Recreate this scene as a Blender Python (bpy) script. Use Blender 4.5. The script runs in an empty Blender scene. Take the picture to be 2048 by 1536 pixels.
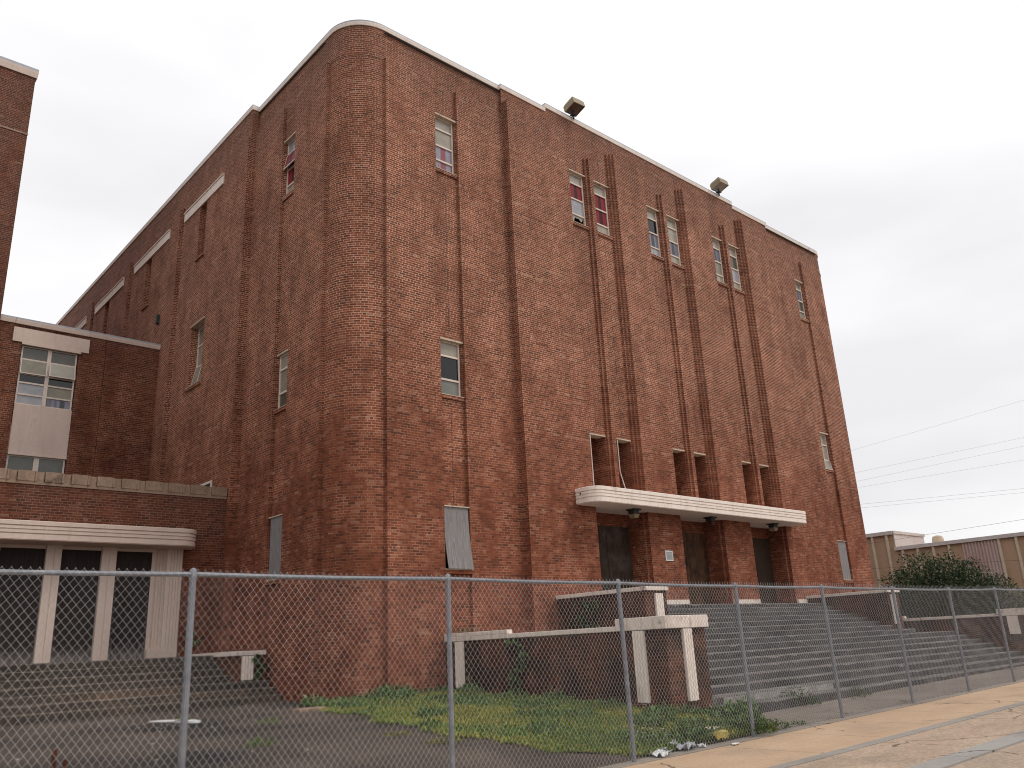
import bpy, bmesh, math, random
import numpy as np
from mathutils import Matrix, Vector
random.seed(7); rng = np.random.default_rng(7)
scene = bpy.context.scene
COL = scene.collection
R = math.radians

# ---------------------------------------------------------------- camera
cam = bpy.data.cameras.new('camera'); camo = bpy.data.objects.new('camera', cam); COL.objects.link(camo)
yaw, pit, rol = R(42.378), R(17.468), R(-2.8987)
fw = Vector((math.sin(yaw)*math.cos(pit), math.cos(yaw)*math.cos(pit), math.sin(pit)))
rt = Vector((math.cos(yaw), -math.sin(yaw), 0)); up = rt.cross(fw)
rt2 = rt*math.cos(rol)+up*math.sin(rol); up2 = up*math.cos(rol)-rt*math.sin(rol)
m = Matrix.Identity(4)
for i in range(3):
    m[i][0] = rt2[i]; m[i][1] = up2[i]; m[i][2] = -fw[i]
m[2][3] = 1.66
camo.matrix_world = m
cam.sensor_width = 36; cam.lens = 1661.97/2048*36; cam.clip_start = 0.05; cam.clip_end = 3000
scene.camera = camo

# ---------------------------------------------------------------- sky, sun, exposure
SUN_EL, SUN_AZ = R(52), R(140)          # compass azimuth from +y towards +x
w = bpy.data.worlds.new("World"); scene.world = w; w.use_nodes = True
nt = w.node_tree; N = nt.nodes; L = nt.links; N.clear()
out = N.new('ShaderNodeOutputWorld'); bg = N.new('ShaderNodeBackground'); L.new(bg.outputs[0], out.inputs[0])
bg.inputs['Strength'].default_value = 0.1
sky = N.new('ShaderNodeTexSky'); sky.sky_type = 'NISHITA'; sky.sun_disc = False
sky.sun_elevation = SUN_EL; sky.sun_rotation = SUN_AZ; sky.dust_density = 4
tc = N.new('ShaderNodeTexCoord')
mp = N.new('ShaderNodeMapping'); mp.inputs['Scale'].default_value = (1.2, 1.2, 4.0); L.new(tc.outputs['Generated'], mp.inputs[0])
nz = N.new('ShaderNodeTexNoise'); nz.inputs['Scale'].default_value = 1.3; nz.inputs['Detail'].default_value = 4; nz.inputs['Roughness'].default_value = .45
L.new(mp.outputs[0], nz.inputs['Vector'])
cr = N.new('ShaderNodeValToRGB'); cr.color_ramp.elements[0].position = .34; cr.color_ramp.elements[1].position = .64
cr.color_ramp.elements[0].color = (6.9, 6.85, 6.98, 1); cr.color_ramp.elements[1].color = (8.9, 8.85, 8.9, 1)
L.new(nz.outputs['Fac'], cr.inputs[0])
sep = N.new('ShaderNodeSeparateXYZ'); L.new(tc.outputs['Generated'], sep.inputs[0])
mr = N.new('ShaderNodeMapRange'); mr.inputs[1].default_value = 0.0; mr.inputs[2].default_value = .28; mr.inputs[3].default_value = .93; mr.inputs[4].default_value = 1.0
L.new(sep.outputs['Z'], mr.inputs[0])
vm = N.new('ShaderNodeVectorMath'); vm.operation = 'SCALE'; L.new(cr.outputs[0], vm.inputs[0]); L.new(mr.outputs[0], vm.inputs['Scale'])
mx = N.new('ShaderNodeMixRGB'); mx.inputs[0].default_value = .95
L.new(sky.outputs[0], mx.inputs[1]); L.new(vm.outputs[0], mx.inputs[2]); L.new(mx.outputs[0], bg.inputs['Color'])

sl = bpy.data.lights.new('sun', 'SUN'); sl.energy = 1.1; sl.angle = R(18); sl.color = (1, .96, .9)
so = bpy.data.objects.new('sun', sl); COL.objects.link(so)
sd = Vector((math.sin(SUN_AZ)*math.cos(SUN_EL), math.cos(SUN_AZ)*math.cos(SUN_EL), math.sin(SUN_EL)))
so.rotation_euler = sd.to_track_quat('Z', 'Y').to_euler()
vs = scene.view_settings; vs.view_transform = 'Standard'; vs.look = 'None'; vs.exposure = 0.38; vs.gamma = 1; vs.use_curve_mapping = False
scene.cycles.pixel_filter_type = 'BLACKMAN_HARRIS'; scene.cycles.filter_width = 1.05

# ---------------------------------------------------------------- materials
def newmat(name):
    mt = bpy.data.materials.new(name); mt.use_nodes = True
    n = mt.node_tree.nodes; b = n['Principled BSDF']; b.inputs['Roughness'].default_value = .85
    b.inputs['Specular IOR Level'].default_value = .25
    return mt, n, mt.node_tree.links, b
def ramp(n, pts):
    c = n.new('ShaderNodeValToRGB'); e = c.color_ramp.elements
    while len(e) < len(pts): e.new(.5)
    for i, (p, col) in enumerate(pts):
        e[i].position = p; e[i].color = (*col, 1) if len(col) == 3 else col
    return c
def noise(n, l, scale, detail=4, rough=.55, vec=None, stretch=None):
    t = n.new('ShaderNodeTexNoise'); t.inputs['Scale'].default_value = scale; t.inputs['Detail'].default_value = detail; t.inputs['Roughness'].default_value = rough
    if vec is None:
        g = n.new('ShaderNodeNewGeometry'); vec = g.outputs['Position']
    if stretch:
        mp = n.new('ShaderNodeMapping'); mp.inputs['Scale'].default_value = stretch; l.new(vec, mp.inputs[0]); vec = mp.outputs[0]
    l.new(vec, t.inputs['Vector']); return t
def mixc(n, l, fac, a, b, mode='MIX'):
    mx = n.new('ShaderNodeMixRGB'); mx.blend_type = mode
    for i, v in ((0, fac), (1, a), (2, b)):
        if hasattr(v, 'is_output') or isinstance(v, bpy.types.NodeSocket): l.new(v, mx.inputs[i])
        elif isinstance(v, (int, float)): mx.inputs[i].default_value = v
        else: mx.inputs[i].default_value = (*v, 1)
    return mx.outputs[0]
def math_(n, l, op, a, b=None):
    t = n.new('ShaderNodeMath'); t.operation = op
    for i, v in ((0, a), (1, b)):
        if v is None: continue
        if isinstance(v, bpy.types.NodeSocket): l.new(v, t.inputs[i])
        else: t.inputs[i].default_value = v
    return t.outputs[0]
def maprange(n, l, v, a, b, c=0, d=1):
    t = n.new('ShaderNodeMapRange'); l.new(v, t.inputs[0])
    for i, x in enumerate((a, b, c, d)): t.inputs[i+1].default_value = x
    return t.outputs[0]
def bump(n, l, h, b, s=.3, dist=.01):
    t = n.new('ShaderNodeBump'); t.inputs['Strength'].default_value = s; t.inputs['Distance'].default_value = dist
    l.new(h, t.inputs['Height']); l.new(t.outputs[0], b.inputs['Normal'])

def brick_mat(name, dark=1.0, dark_patch=0, top_z=19.4, mortar_lo=6.0, mortar_hi=11.0, sat=(1, 1, 1)):
    mt, n, l, b = newmat(name)
    uv = n.new('ShaderNodeUVMap').outputs[0]
    sp = n.new('ShaderNodeSeparateXYZ'); l.new(uv, sp.inputs[0])
    row = math_(n, l, 'FLOOR', math_(n, l, 'DIVIDE', sp.outputs[1], .0677))
    head = math_(n, l, 'LESS_THAN', math_(n, l, 'MODULO', row, 6.0), .5)
    def bt(wd):
        t = n.new('ShaderNodeTexBrick'); l.new(uv, t.inputs['Vector'])
        t.inputs['Color1'].default_value = (0, 0, 0, 1); t.inputs['Color2'].default_value = (1, 1, 1, 1); t.inputs['Mortar'].default_value = (.5, .5, .5, 1)
        t.inputs['Scale'].default_value = 1; t.inputs['Brick Width'].default_value = wd; t.inputs['Row Height'].default_value = .0677
        t.inputs['Mortar Size'].default_value = .0068; t.inputs['Mortar Smooth'].default_value = .3; t.inputs['Bias'].default_value = 0
        t.offset = .5; t.offset_frequency = 2
        return t
    a, c = bt(.213), bt(.1065)
    rnd = mixc(n, l, head, a.outputs['Color'], c.outputs['Color'])
    fac = mixc(n, l, head, a.outputs['Fac'], c.outputs['Fac'])
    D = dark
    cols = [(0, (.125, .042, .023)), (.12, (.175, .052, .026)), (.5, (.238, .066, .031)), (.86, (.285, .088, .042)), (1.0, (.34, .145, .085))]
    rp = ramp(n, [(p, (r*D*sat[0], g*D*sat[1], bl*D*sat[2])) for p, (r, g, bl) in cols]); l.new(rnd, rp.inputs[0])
    # soft blotches, streaks and a sooty band under the parapet
    big = noise(n, l, .35, 5, .6); mid = noise(n, l, 1.7, 5, .62, stretch=(1, 1, .55)); fine = noise(n, l, 9, 4, .6)
    st = noise(n, l, 1.3, 4, .6, stretch=(1.4, 1.4, .16))
    v1 = maprange(n, l, big.outputs['Fac'], .3, .7, .82, 1.16)
    v2 = maprange(n, l, mid.outputs['Fac'], .3, .7, .80, 1.17)
    v3 = maprange(n, l, fine.outputs['Fac'], .3, .7, .85, 1.15)
    v4 = maprange(n, l, st.outputs['Fac'], .3, .7, .86, 1.1)
    mul = math_(n, l, 'MULTIPLY', math_(n, l, 'MULTIPLY', v1, v2), math_(n, l, 'MULTIPLY', v3, v4))
    g = n.new('ShaderNodeNewGeometry'); gz = n.new('ShaderNodeSeparateXYZ'); l.new(g.outputs['Position'], gz.inputs[0])
    soot = maprange(n, l, gz.outputs[2], top_z-2.6, top_z-.2, 0, 1)
    sootn = math_(n, l, 'MULTIPLY', soot, maprange(n, l, mid.outputs['Fac'], .35, .68, .1, 1.0))
    # mortar: pale higher up, dirtier low down, in patches
    mh = math_(n, l, 'ADD', maprange(n, l, gz.outputs[2], mortar_lo, mortar_hi, .15, .92), maprange(n, l, mid.outputs['Fac'], .32, .68, -.3, .3))
    mcol = mixc(n, l, mh, (.24*D, .088*D, .048*D), (.76*D, .50*D, .36*D)); 
    col = mixc(n, l, fac, rp.outputs[0], mcol)
    vv = n.new('ShaderNodeVectorMath'); vv.operation = 'SCALE'; l.new(col, vv.inputs[0]); l.new(mul, vv.inputs['Scale'])
    hue = mixc(n, l, maprange(n, l, big.outputs['Fac'], .4, .62, 0, .08), vv.outputs[0], (.175*D, .085*D, .058*D))
    col = mixc(n, l, math_(n, l, 'MULTIPLY', sootn, .55), hue, (.06, .036, .03))
    # rust-cracked shelf-angle joints at a few levels, broken up along their length
    for zk, dk in ((7.62, (.36, .22, .15)), (10.42, (.03, .015, .012)), (13.05, (.38, .25, .18)), (14.75, (.035, .02, .016)), (18.55, (.42, .29, .21))):
        if top_z < 18: break
        hit = math_(n, l, 'LESS_THAN', math_(n, l, 'ABSOLUTE', math_(n, l, 'SUBTRACT', math_(n, l, 'ADD', gz.outputs[2], maprange(n, l, fine.outputs['Fac'], 0, 1, -.02, .02)), zk)), .014)
        gap = math_(n, l, 'GREATER_THAN', noise(n, l, .8, 3, .6, stretch=(1, 1, .2)).outputs['Fac'], .58)
        col = mixc(n, l, math_(n, l, 'MULTIPLY', math_(n, l, 'MULTIPLY', hit, gap), .6), col, dk)
    # salt bloom on some header courses
    pale = math_(n, l, 'MULTIPLY', math_(n, l, 'MULTIPLY', head, math_(n, l, 'GREATER_THAN', rnd, .45)), math_(n, l, 'GREATER_THAN', noise(n, l, 1.1, 2, .5, stretch=(1, 1, 3)).outputs['Fac'], .63))
    col = mixc(n, l, math_(n, l, 'MULTIPLY', math_(n, l, 'MULTIPLY', pale, math_(n, l, 'SUBTRACT', 1.0, fac)), .6), col, (.42*D, .25*D, .16*D))
    if dark_patch:
        gm = noise(n, l, 1.1, 6, .68); col = mixc(n, l, maprange(n, l, gm.outputs['Fac'], .38, .6, dark_patch, 0), col, (.022, .016, .014))  # noise-driven near-black patches, alike on every face
    l.new(col, b.inputs['Base Color']); b.inputs['Roughness'].default_value = .92
    inv = math_(n, l, 'SUBTRACT', 1.0, fac); hh = math_(n, l, 'ADD', inv, math_(n, l, 'MULTIPLY', rnd, .25)); bump(n, l, hh, b, .5, .008)
    return mt

def grunge(name, c1, c2, scale=1.5, stretch=None, rough=.85, c3=None, t3=.62, s3=.5, b_s=.25, fine=14, fineamp=.16, spec=.25, metal=0, streak=0):
    """two-colour weathered surface with a fine grain and optional blotch colour"""
    mt, n, l, b = newmat(name)
    a = noise(n, l, scale, 6, .62, stretch=stretch); f = noise(n, l, fine, 5, .65)
    col = mixc(n, l, maprange(n, l, a.outputs['Fac'], .32, .68), c1, c2)
    if c3:
        k = noise(n, l, s3, 6, .65, stretch=stretch)
        col = mixc(n, l, maprange(n, l, k.outputs['Fac'], t3-.05, t3+.08), col, c3)
    if streak:
        q = noise(n, l, 5, 5, .65, stretch=(2.2, 2.2, .22)); col = mixc(n, l, maprange(n, l, q.outputs['Fac'], .52, .74, 0, streak), col, (.22, .15, .10))
    vv = n.new('ShaderNodeVectorMath'); vv.operation = 'SCALE'; l.new(col, vv.inputs[0])
    l.new(maprange(n, l, f.outputs['Fac'], .3, .7, 1-fineamp, 1+fineamp), vv.inputs['Scale'])
    l.new(vv.outputs[0], b.inputs['Base Color']); b.inputs['Roughness'].default_value = rough
    b.inputs['Specular IOR Level'].default_value = spec; b.inputs['Metallic'].default_value = metal
    if b_s: bump(n, l, f.outputs['Fac'], b, b_s, .006)
    return mt

def wood_mat(name, c1, c2, c3, sc=1.0):
    mt, n, l, b = newmat(name)
    uv = n.new('ShaderNodeUVMap').outputs[0]
    a = noise(n, l, 5*sc, 6, .7, vec=uv, stretch=(6, .35, 1)); k = noise(n, l, 1.4, 4, .6, vec=uv); d = noise(n, l, 22*sc, 3, .6, vec=uv, stretch=(4, .2, 1))
    col = mixc(n, l, maprange(n, l, a.outputs['Fac'], .3, .7), c1, c2)
    col = mixc(n, l, maprange(n, l, k.outputs['Fac'], .45, .7), col, c3)
    col = mixc(n, l, maprange(n, l, d.outputs['Fac'], .58, .7, 0, .6), col, tuple(x*.4 for x in c1))
    l.new(col, b.inputs['Base Color']); bump(n, l, a.outputs['Fac'], b, .3, .01); return mt

MB_ = {}
MB_['brick'] = brick_mat('brick_red', dark=.90, sat=(.97, .98, 1.02))
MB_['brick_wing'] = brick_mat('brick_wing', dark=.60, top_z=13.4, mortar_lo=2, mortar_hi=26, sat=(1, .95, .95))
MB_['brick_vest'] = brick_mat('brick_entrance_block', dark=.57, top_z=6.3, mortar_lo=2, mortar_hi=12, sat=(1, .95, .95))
MB_['brick_low'] = brick_mat('brick_stair_wall', dark_patch=.9, dark=.56, top_z=2.6, mortar_lo=0, mortar_hi=30, sat=(.9, 1.05, 1.15))
MB_['cream'] = grunge('cream_paint', (.80, .69, .61), (.86, .76, .68), 2.2, (1, 1, .5), .7, c3=(.42, .32, .26), t3=.68, s3=1.1, b_s=.1, fineamp=.06, streak=.28)
MB_['pink'] = grunge('pinkish_paint', (.58, .455, .385), (.65, .515, .44), 1.8, (1, 1, .3), .7, c3=(.37, .25, .21), t3=.72, s3=.9, b_s=.08, fineamp=.05, streak=.15)
MB_['capstone'] = grunge('coping_paint', (.70, .59, .52), (.82, .71, .63), 3, None, .8, c3=(.16, .13, .11), t3=.62, s3=2.4, b_s=.2, fineamp=.12, streak=.6)
MB_['concrete_tan'] = grunge('tan_concrete_coping', (.25, .168, .12), (.34, .24, .175), 2, None, .9, c3=(.09, .065, .05), t3=.6, s3=1.5)
MB_['flash'] = grunge('grey_flashing', (.33, .34, .37), (.42, .42, .45), 3, None, .5, spec=.5, b_s=0, fineamp=.06)
MB_['frame'] = grunge('window_frame_paint', (.66, .56, .48), (.74, .64, .56), 4, None, .6, c3=(.26, .13, .06), t3=.66, s3=4, b_s=.1, fineamp=.08)
MB_['lintel'] = grunge('lintel_paint', (.50, .40, .30), (.58, .47, .36), 4, None, .7, c3=(.25, .14, .08), t3=.62, s3=5, b_s=.1)
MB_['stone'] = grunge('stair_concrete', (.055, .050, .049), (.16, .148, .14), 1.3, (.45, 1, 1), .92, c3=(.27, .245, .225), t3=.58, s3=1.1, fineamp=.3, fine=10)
MB_['stone_brown'] = grunge('entrance_step_concrete', (.042, .034, .029), (.085, .066, .054), 1.0, (.4, 1, 1), .92, c3=(.15, .10, .065), t3=.62, s3=.7, fineamp=.28, fine=9)
MB_['asphalt'] = grunge('lot_pavement', (.042, .034, .030), (.110, .085, .068), .7, None, .93, c3=(.018, .016, .016), t3=.54, s3=.33, fineamp=.3, fine=16)
MB_['road'] = grunge('road_asphalt', (.30, .235, .19), (.40, .31, .245), .8, None, .93, c3=(.2, .17, .145), t3=.6, s3=.6, fineamp=.3, fine=40)
MB_['galv'] = grunge('galvanised_steel', (.17, .178, .20), (.25, .258, .285), 6, None, .5, spec=.5, b_s=0, fineamp=.1, metal=.35)
MB_['wire'] = grunge('galvanised_wire', (.38, .37, .37), (.47, .46, .46), 6, None, .5, spec=.4, b_s=0, fineamp=.1, metal=.2)
MB_['board'] = wood_mat('grey_plywood', (.12, .112, .112), (.34, .315, .31), (.22, .20, .195))
MB_['door_black'] = wood_mat('blackened_plywood', (.02, .012, .008), (.055, .033, .022), (.085, .066, .056), .6)
MB_['door_brown'] = wood_mat('brown_plywood', (.028, .015, .009), (.15, .072, .035), (.018, .011, .008), .5)
MB_['door_dark'] = wood_mat('dark_plywood_doors', (.026, .015, .010), (.062, .036, .023), (.036, .021, .014), .8)
MB_['roof'] = grunge('roof_felt', (.10, .10, .10), (.16, .16, .16), 1)
MB_['lamp_metal'] = grunge('lamp_bronze', (.22, .165, .10), (.30, .23, .145), 3, None, .55, b_s=.05, fineamp=.08)
MB_['dark_metal'] = grunge('dark_metal', (.03, .03, .032), (.05, .05, .05), 4, None, .5)
MB_['rust'] = grunge('rusty_iron', (.05, .02, .014), (.10, .035, .02), 12, None, .9)
MB_['white'] = grunge('white_sheet', (.62, .62, .62), (.72, .72, .71), 6, None, .7, b_s=.1, fineamp=.06)
MB_['litter'] = grunge('litter_paper', (.55, .56, .58), (.75, .75, .75), 14, None, .6, c3=(.12, .12, .14), t3=.58, s3=16, b_s=.2)
MB_['yellow'] = grunge('yellow_plastic', (.55, .42, .09), (.62, .52, .2), 12, None, .5)
MB_['tanmetal'] = grunge('tan_cladding', (.38, .25, .165), (.44, .30, .20), .6, (1, 1, .2), .6, c3=(.33, .215, .14), t3=.62, s3=.5, b_s=0, fineamp=.04)
MB_['tanrib'] = grunge('tan_rib', (.50, .40, .30), (.58, .48, .37), 2, None, .6, b_s=0)
MB_['pinkmetal'] = grunge('faded_pink_cladding', (.44, .31, .28), (.52, .41, .38), .8, (1, 1, .3), .6, c3=(.46, .24, .19), t3=.6, s3=.5, b_s=0)
MB_['palemetal'] = grunge('pale_roof_metal', (.50, .44, .42), (.58, .52, .50), 1, None, .6, b_s=0)
MB_['cable'] = grunge('hazed_cable', (.76, .76, .77), (.8, .8, .8), 4, None, .7, b_s=0)  # haze over the distant wires painted in as a pale colour
MB_['darkcable'] = grunge('dark_cable', (.05, .05, .05), (.07, .07, .07), 4, None, .7, b_s=0)

def pane_mat(name, c, rough=.12, spec=.5, stripes=None):
    mt, n, l, b = newmat(name)
    f = noise(n, l, 3.5, 4, .6); col = mixc(n, l, maprange(n, l, f.outputs['Fac'], .3, .7), tuple(x*.82 for x in c), tuple(min(1, x*1.12) for x in c))
    if stripes:
        uv = n.new('ShaderNodeUVMap').outputs[0]
        k = noise(n, l, 3.2, 2, .5, vec=uv, stretch=(1.25, .06, 1)); col = mixc(n, l, maprange(n, l, k.outputs['Fac'], .47, .54), col, stripes)
    l.new(col, b.inputs['Base Color']); b.inputs['Roughness'].default_value = rough; b.inputs['Specular IOR Level'].default_value = spec
    return mt
PM = {'blind': pane_mat('blind_pane', (.34, .30, .24)), 'grey': pane_mat('grey_pane', (.34, .335, .36), .1),
      'dark': pane_mat('dark_pane', (.006, .006, .008), .06), 'red': pane_mat('red_curtain', (.24, .012, .02), .5, .2, (.035, .004, .007)),
      'redgrey': pane_mat('pink_grey_curtain', (.28, .27, .33), .2, .4, (.25, .06, .08)), 'greydark': pane_mat('grey_dark_pane', (.20, .20, .25), .1, .5, (.02, .02, .028)),
      'dirty': pane_mat('dirty_pane', (.17, .17, .15), .3), 'frost': pane_mat('frosted_pane', (.26, .235, .18), .25), 'shade': pane_mat('shaded_pane', (.10, .095, .075), .12),
      'open': None}

# ---------------------------------------------------------------- mesh builder
class MB:
    def __init__(s): s.v = []; s.f = []; s.u = []; s.m = []; s.mats = []
    def mi(s, mat):
        if mat not in s.mats: s.mats.append(mat)
        return s.mats.index(mat)
    def face(s, pts, uvs=None, mat=None):
        i = len(s.v); s.v += [tuple(p) for p in pts]; s.f.append(tuple(range(i, i+len(pts))))
        if uvs is None:
            a, b_, c = Vector(pts[0]), Vector(pts[1]), Vector(pts[2]); nn = (b_-a).cross(c-a)
            ax = max(range(3), key=lambda k: abs(nn[k]))
            uvs = [(p[1], p[2]) if ax == 0 else (p[0], p[2]) if ax == 1 else (p[0], p[1]) for p in pts]
        s.u += uvs; s.m.append(s.mi(mat) if mat else 0)
    def box(s, x0, x1, y0, y1, z0, z1, mat=None, skip=''):
        p = lambda x, y, z: (x, y, z)
        if 'f' not in skip: s.face([p(x0,y0,z0), p(x1,y0,z0), p(x1,y0,z1), p(x0,y0,z1)], mat=mat)
        if 'b' not in skip: s.face([p(x1,y1,z0), p(x0,y1,z0), p(x0,y1,z1), p(x1,y1,z1)], mat=mat)
        if 'l' not in skip: s.face([p(x0,y1,z0), p(x0,y0,z0), p(x0,y0,z1), p(x0,y1,z1)], mat=mat)
        if 'r' not in skip: s.face([p(x1,y0,z0), p(x1,y1,z0), p(x1,y1,z1), p(x1,y0,z1)], mat=mat)
        if 't' not in skip: s.face([p(x0,y0,z1), p(x1,y0,z1), p(x1,y1,z1), p(x0,y1,z1)], mat=mat)
        if 'd' not in skip: s.face([p(x0,y1,z0), p(x1,y1,z0), p(x1,y0,z0), p(x0,y0,z0)], mat=mat)
    def tube(s, pts, r, n=8, mat=None, cap=True):
        pts = [Vector(p) for p in pts]; rings = []
        for i, p in enumerate(pts):
            d = (pts[min(i+1, len(pts)-1)]-pts[max(i-1, 0)]).normalized()
            a = d.cross(Vector((0, 0, 1)) if abs(d.z) < .9 else Vector((1, 0, 0))).normalized(); b_ = d.cross(a)
            rr = r[i] if isinstance(r, (list, tuple)) else r
            rings.append([p+a*math.cos(2*math.pi*k/n)*rr+b_*math.sin(2*math.pi*k/n)*rr for k in range(n)])
        for i in range(len(pts)-1):
            for k in range(n):
                s.face([rings[i][k], rings[i][(k+1) % n], rings[i+1][(k+1) % n], rings[i+1][k]], mat=mat)
        if cap: s.face(rings[0][::-1], mat=mat); s.face(rings[-1], mat=mat)
    def build(s, name, mat=None, parent=None, smooth=False, bevel=0):
        me = bpy.data.meshes.new(name); me.from_pydata(s.v, [], s.f)
        ul = me.uv_layers.new(name='UVMap'); ul.data.foreach_set('uv', np.array(s.u, dtype=np.float32).ravel())
        mats = s.mats if s.mats else [mat]
        for mt in mats: me.materials.append(mt)
        if len(mats) > 1: me.polygons.foreach_set('material_index', s.m)
        if smooth or bevel:
            b_ = bmesh.new(); b_.from_mesh(me); bmesh.ops.remove_doubles(b_, verts=b_.verts, dist=1e-5); b_.to_mesh(me); b_.free()
        if smooth:
            me.polygons.foreach_set('use_smooth', [True]*len(me.polygons))
            try: me.set_sharp_from_angle(angle=R(35))
            except Exception: pass
        me.update()
        o = bpy.data.objects.new(name, me); COL.objects.link(o)
        if bevel:
            md = o.modifiers.new('bevel', 'BEVEL'); md.width = bevel; md.segments = 2; md.limit_method = 'ANGLE'
        if parent:
            o.parent = parent; o.matrix_parent_inverse = Matrix.Identity(4)
            o.location = Vector((0, 0, 0)) - wloc(parent)
        return o
def wloc(o):
    v = Vector(o.location)
    while o.parent: o = o.parent; v += Vector(o.location)
    return v
def thing(name, loc, label, cat, group=None):
    o = bpy.data.objects.new(name, None); o.location = loc; o.empty_display_size = .2; COL.objects.link(o)
    return tag(o, label, cat, group)
def tag(o, label, cat, group=None, kind=None):
    if label: o['label'] = label
    if cat: o['category'] = cat
    if group: o['group'] = group
    if kind: o['kind'] = kind
    return o
def struct(o, label=None, cat=None):
    o['kind'] = 'structure'; tag(o, label, cat); return o

# sweep helper is defined below
# a wall as a stepped relief: depth d over (u, z) rectangles; d=None leaves a hole with jambs going back HD
HD = .35
def relief(mb, P, u0, u1, z0, z1, rects, flip=False, hd=HD, uoff=0.0, ends=True):
    us = sorted({round(a, 4) for r in rects for a in (r[0], r[1]) if u0 < a < u1} | {u0, u1})
    zs = sorted({round(a, 4) for r in rects for a in (r[2], r[3]) if z0 < a < z1} | {z0, z1})
    nu, nz_ = len(us)-1, len(zs)-1
    D = [[0.0]*nz_ for _ in range(nu)]; H = [[False]*nz_ for _ in range(nu)]
    for i in range(nu):
        for j in range(nz_):
            uc, zc = (us[i]+us[i+1])/2, (zs[j]+zs[j+1])/2
            for r in rects:
                if r[0] < uc < r[1] and r[2] < zc < r[3]:
                    if r[4] is None: H[i][j] = True
                    else: D[i][j] = r[4]; H[i][j] = False
    def q(pts, uvs):
        if flip: pts, uvs = pts[::-1], uvs[::-1]
        mb.face([P(*p) for p in pts], uvs)
    for i in range(nu):
        for j in range(nz_):
            a, b_, c, e = us[i], us[i+1], zs[j], zs[j+1]; d = D[i][j]
            if not H[i][j]:
                q([(a, c, d), (b_, c, d), (b_, e, d), (a, e, d)], [(a+uoff, c), (b_+uoff, c), (b_+uoff, e), (a+uoff, e)])
    dep = lambda i, j: D[i][j]+(hd if H[i][j] else 0)
    for i in range(nu-1):
        for j in range(nz_):
            d1, d2 = dep(i, j), dep(i+1, j)
            if abs(d1-d2) > 1e-5:
                u = us[i+1]; c, e = zs[j], zs[j+1]
                q([(u, c, d1), (u, c, d2), (u, e, d2), (u, e, d1)], [(u+uoff+d1, c), (u+uoff+d2, c), (u+uoff+d2, e), (u+uoff+d1, e)])
    for i in range(nu):
        for j in range(nz_-1):
            d1, d2 = dep(i, j), dep(i, j+1)
            if abs(d1-d2) > 1e-5:
                z = zs[j+1]; a, b_ = us[i], us[i+1]
                q([(a, z, d1), (b_, z, d1), (b_, z, d2), (a, z, d2)], [(a+uoff, z+d1), (b_+uoff, z+d1), (b_+uoff, z+d2), (a+uoff, z+d2)])

def sweep(mb, path, prof, mat=None, closed_prof=True, caps=True, uvscale=1):
    """sweep (offset, z) profile along a plan path; outward = right-hand side of travel"""
    n = len(path); T = []
    for i in range(n):
        p = Vector(path[i]); a = Vector(path[max(i-1, 0)]); b_ = Vector(path[min(i+1, n-1)])
        d1 = (p-a).normalized() if i > 0 else (b_-p).normalized(); d2 = (b_-p).normalized() if i < n-1 else d1
        n1, n2 = Vector((d1.y, -d1.x)), Vector((d2.y, -d2.x)); nn = n1+n2
        nn = nn/max(nn.dot(n1), .3)*1.0 if nn.length > 1e-6 else n1
        T.append((p, nn))
    ring = lambda i: [(T[i][0].x+T[i][1].x*o, T[i][0].y+T[i][1].y*o, z) for o, z in prof]
    s = 0.0
    for i in range(n-1):
        a, b_ = ring(i), ring(i+1); ds = (T[i+1][0]-T[i][0]).length
        m_ = len(prof); t = 0.0
        for k in range(m_ if closed_prof else m_-1):
            k2 = (k+1) % m_; dt = math.hypot(prof[k2][0]-prof[k][0], prof[k2][1]-prof[k][1])
            mb.face([a[k], b_[k], b_[k2], a[k2]], [(s, t), (s+ds, t), (s+ds, t+dt), (s, t+dt)], mat); t += dt
        s += ds
    if caps and closed_prof:
        mb.face(ring(0)[::-1], mat=mat); mb.face(ring(n-1), mat=mat)
def arc(cx, cy, r, a0, a1, n=14):
    return [(cx+r*math.cos(R(a0+(a1-a0)*i/n)), cy+r*math.sin(R(a0+(a1-a0)*i/n))) for i in range(n+1)]

# ---------------------------------------------------------------- ground heights
def zf(x): return min(max(.0095*(x-10), 0), .25)
def sstep(t): t = min(max(t, 0), 1); return t*t*(3-2*t)
def gz(x, y):
    base = zf(x)
    yk = [8.5, 10.5, 12, 14, 16, 20, 60]; zk = [0, .25, .38, .47, .54, .64, .7]
    r = float(np.interp(y, yk, zk)); e = float(np.interp(y, [8.5, 10.2, 14, 30], [0, .06, .3, .55]))
    k = sstep((x-13.0)/1.4)
    v = base+(1-k)*r+k*e*.9
    if y > 8.5: v += .018*math.sin(x*1.1+y*.5)*math.sin(y*.9-x*.3)*min(1, (y-8.5)/2)*(1-k)
    if y < 8.5: v = base-.2
    return v
CY = 8.38
xs = sorted(set(list(np.arange(-2, 16, .5))+list(np.arange(16, 40, 2))+[-600, -200, -80, -30, -12, -6, 50, 80, 200, 700]))
ys = sorted(set(list(np.arange(8.9, 24, .5))+[-600, -200, -60, -20, 0, 4, 8.2, 8.36, 8.42, 8.6, 26, 30, 40, 60, 100, 250, 900]))
g = MB()
for i in range(len(xs)-1):
    for j in range(len(ys)-1):
        q = [(xs[i], ys[j]), (xs[i+1], ys[j]), (xs[i+1], ys[j+1]), (xs[i], ys[j+1])]
        g.face([(a, b_, gz(a, b_) if b_ > 8.4 else zf(a)-.2) for a, b_ in q])
struct(g.build('ground', MB_['asphalt'], smooth=True))
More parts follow.
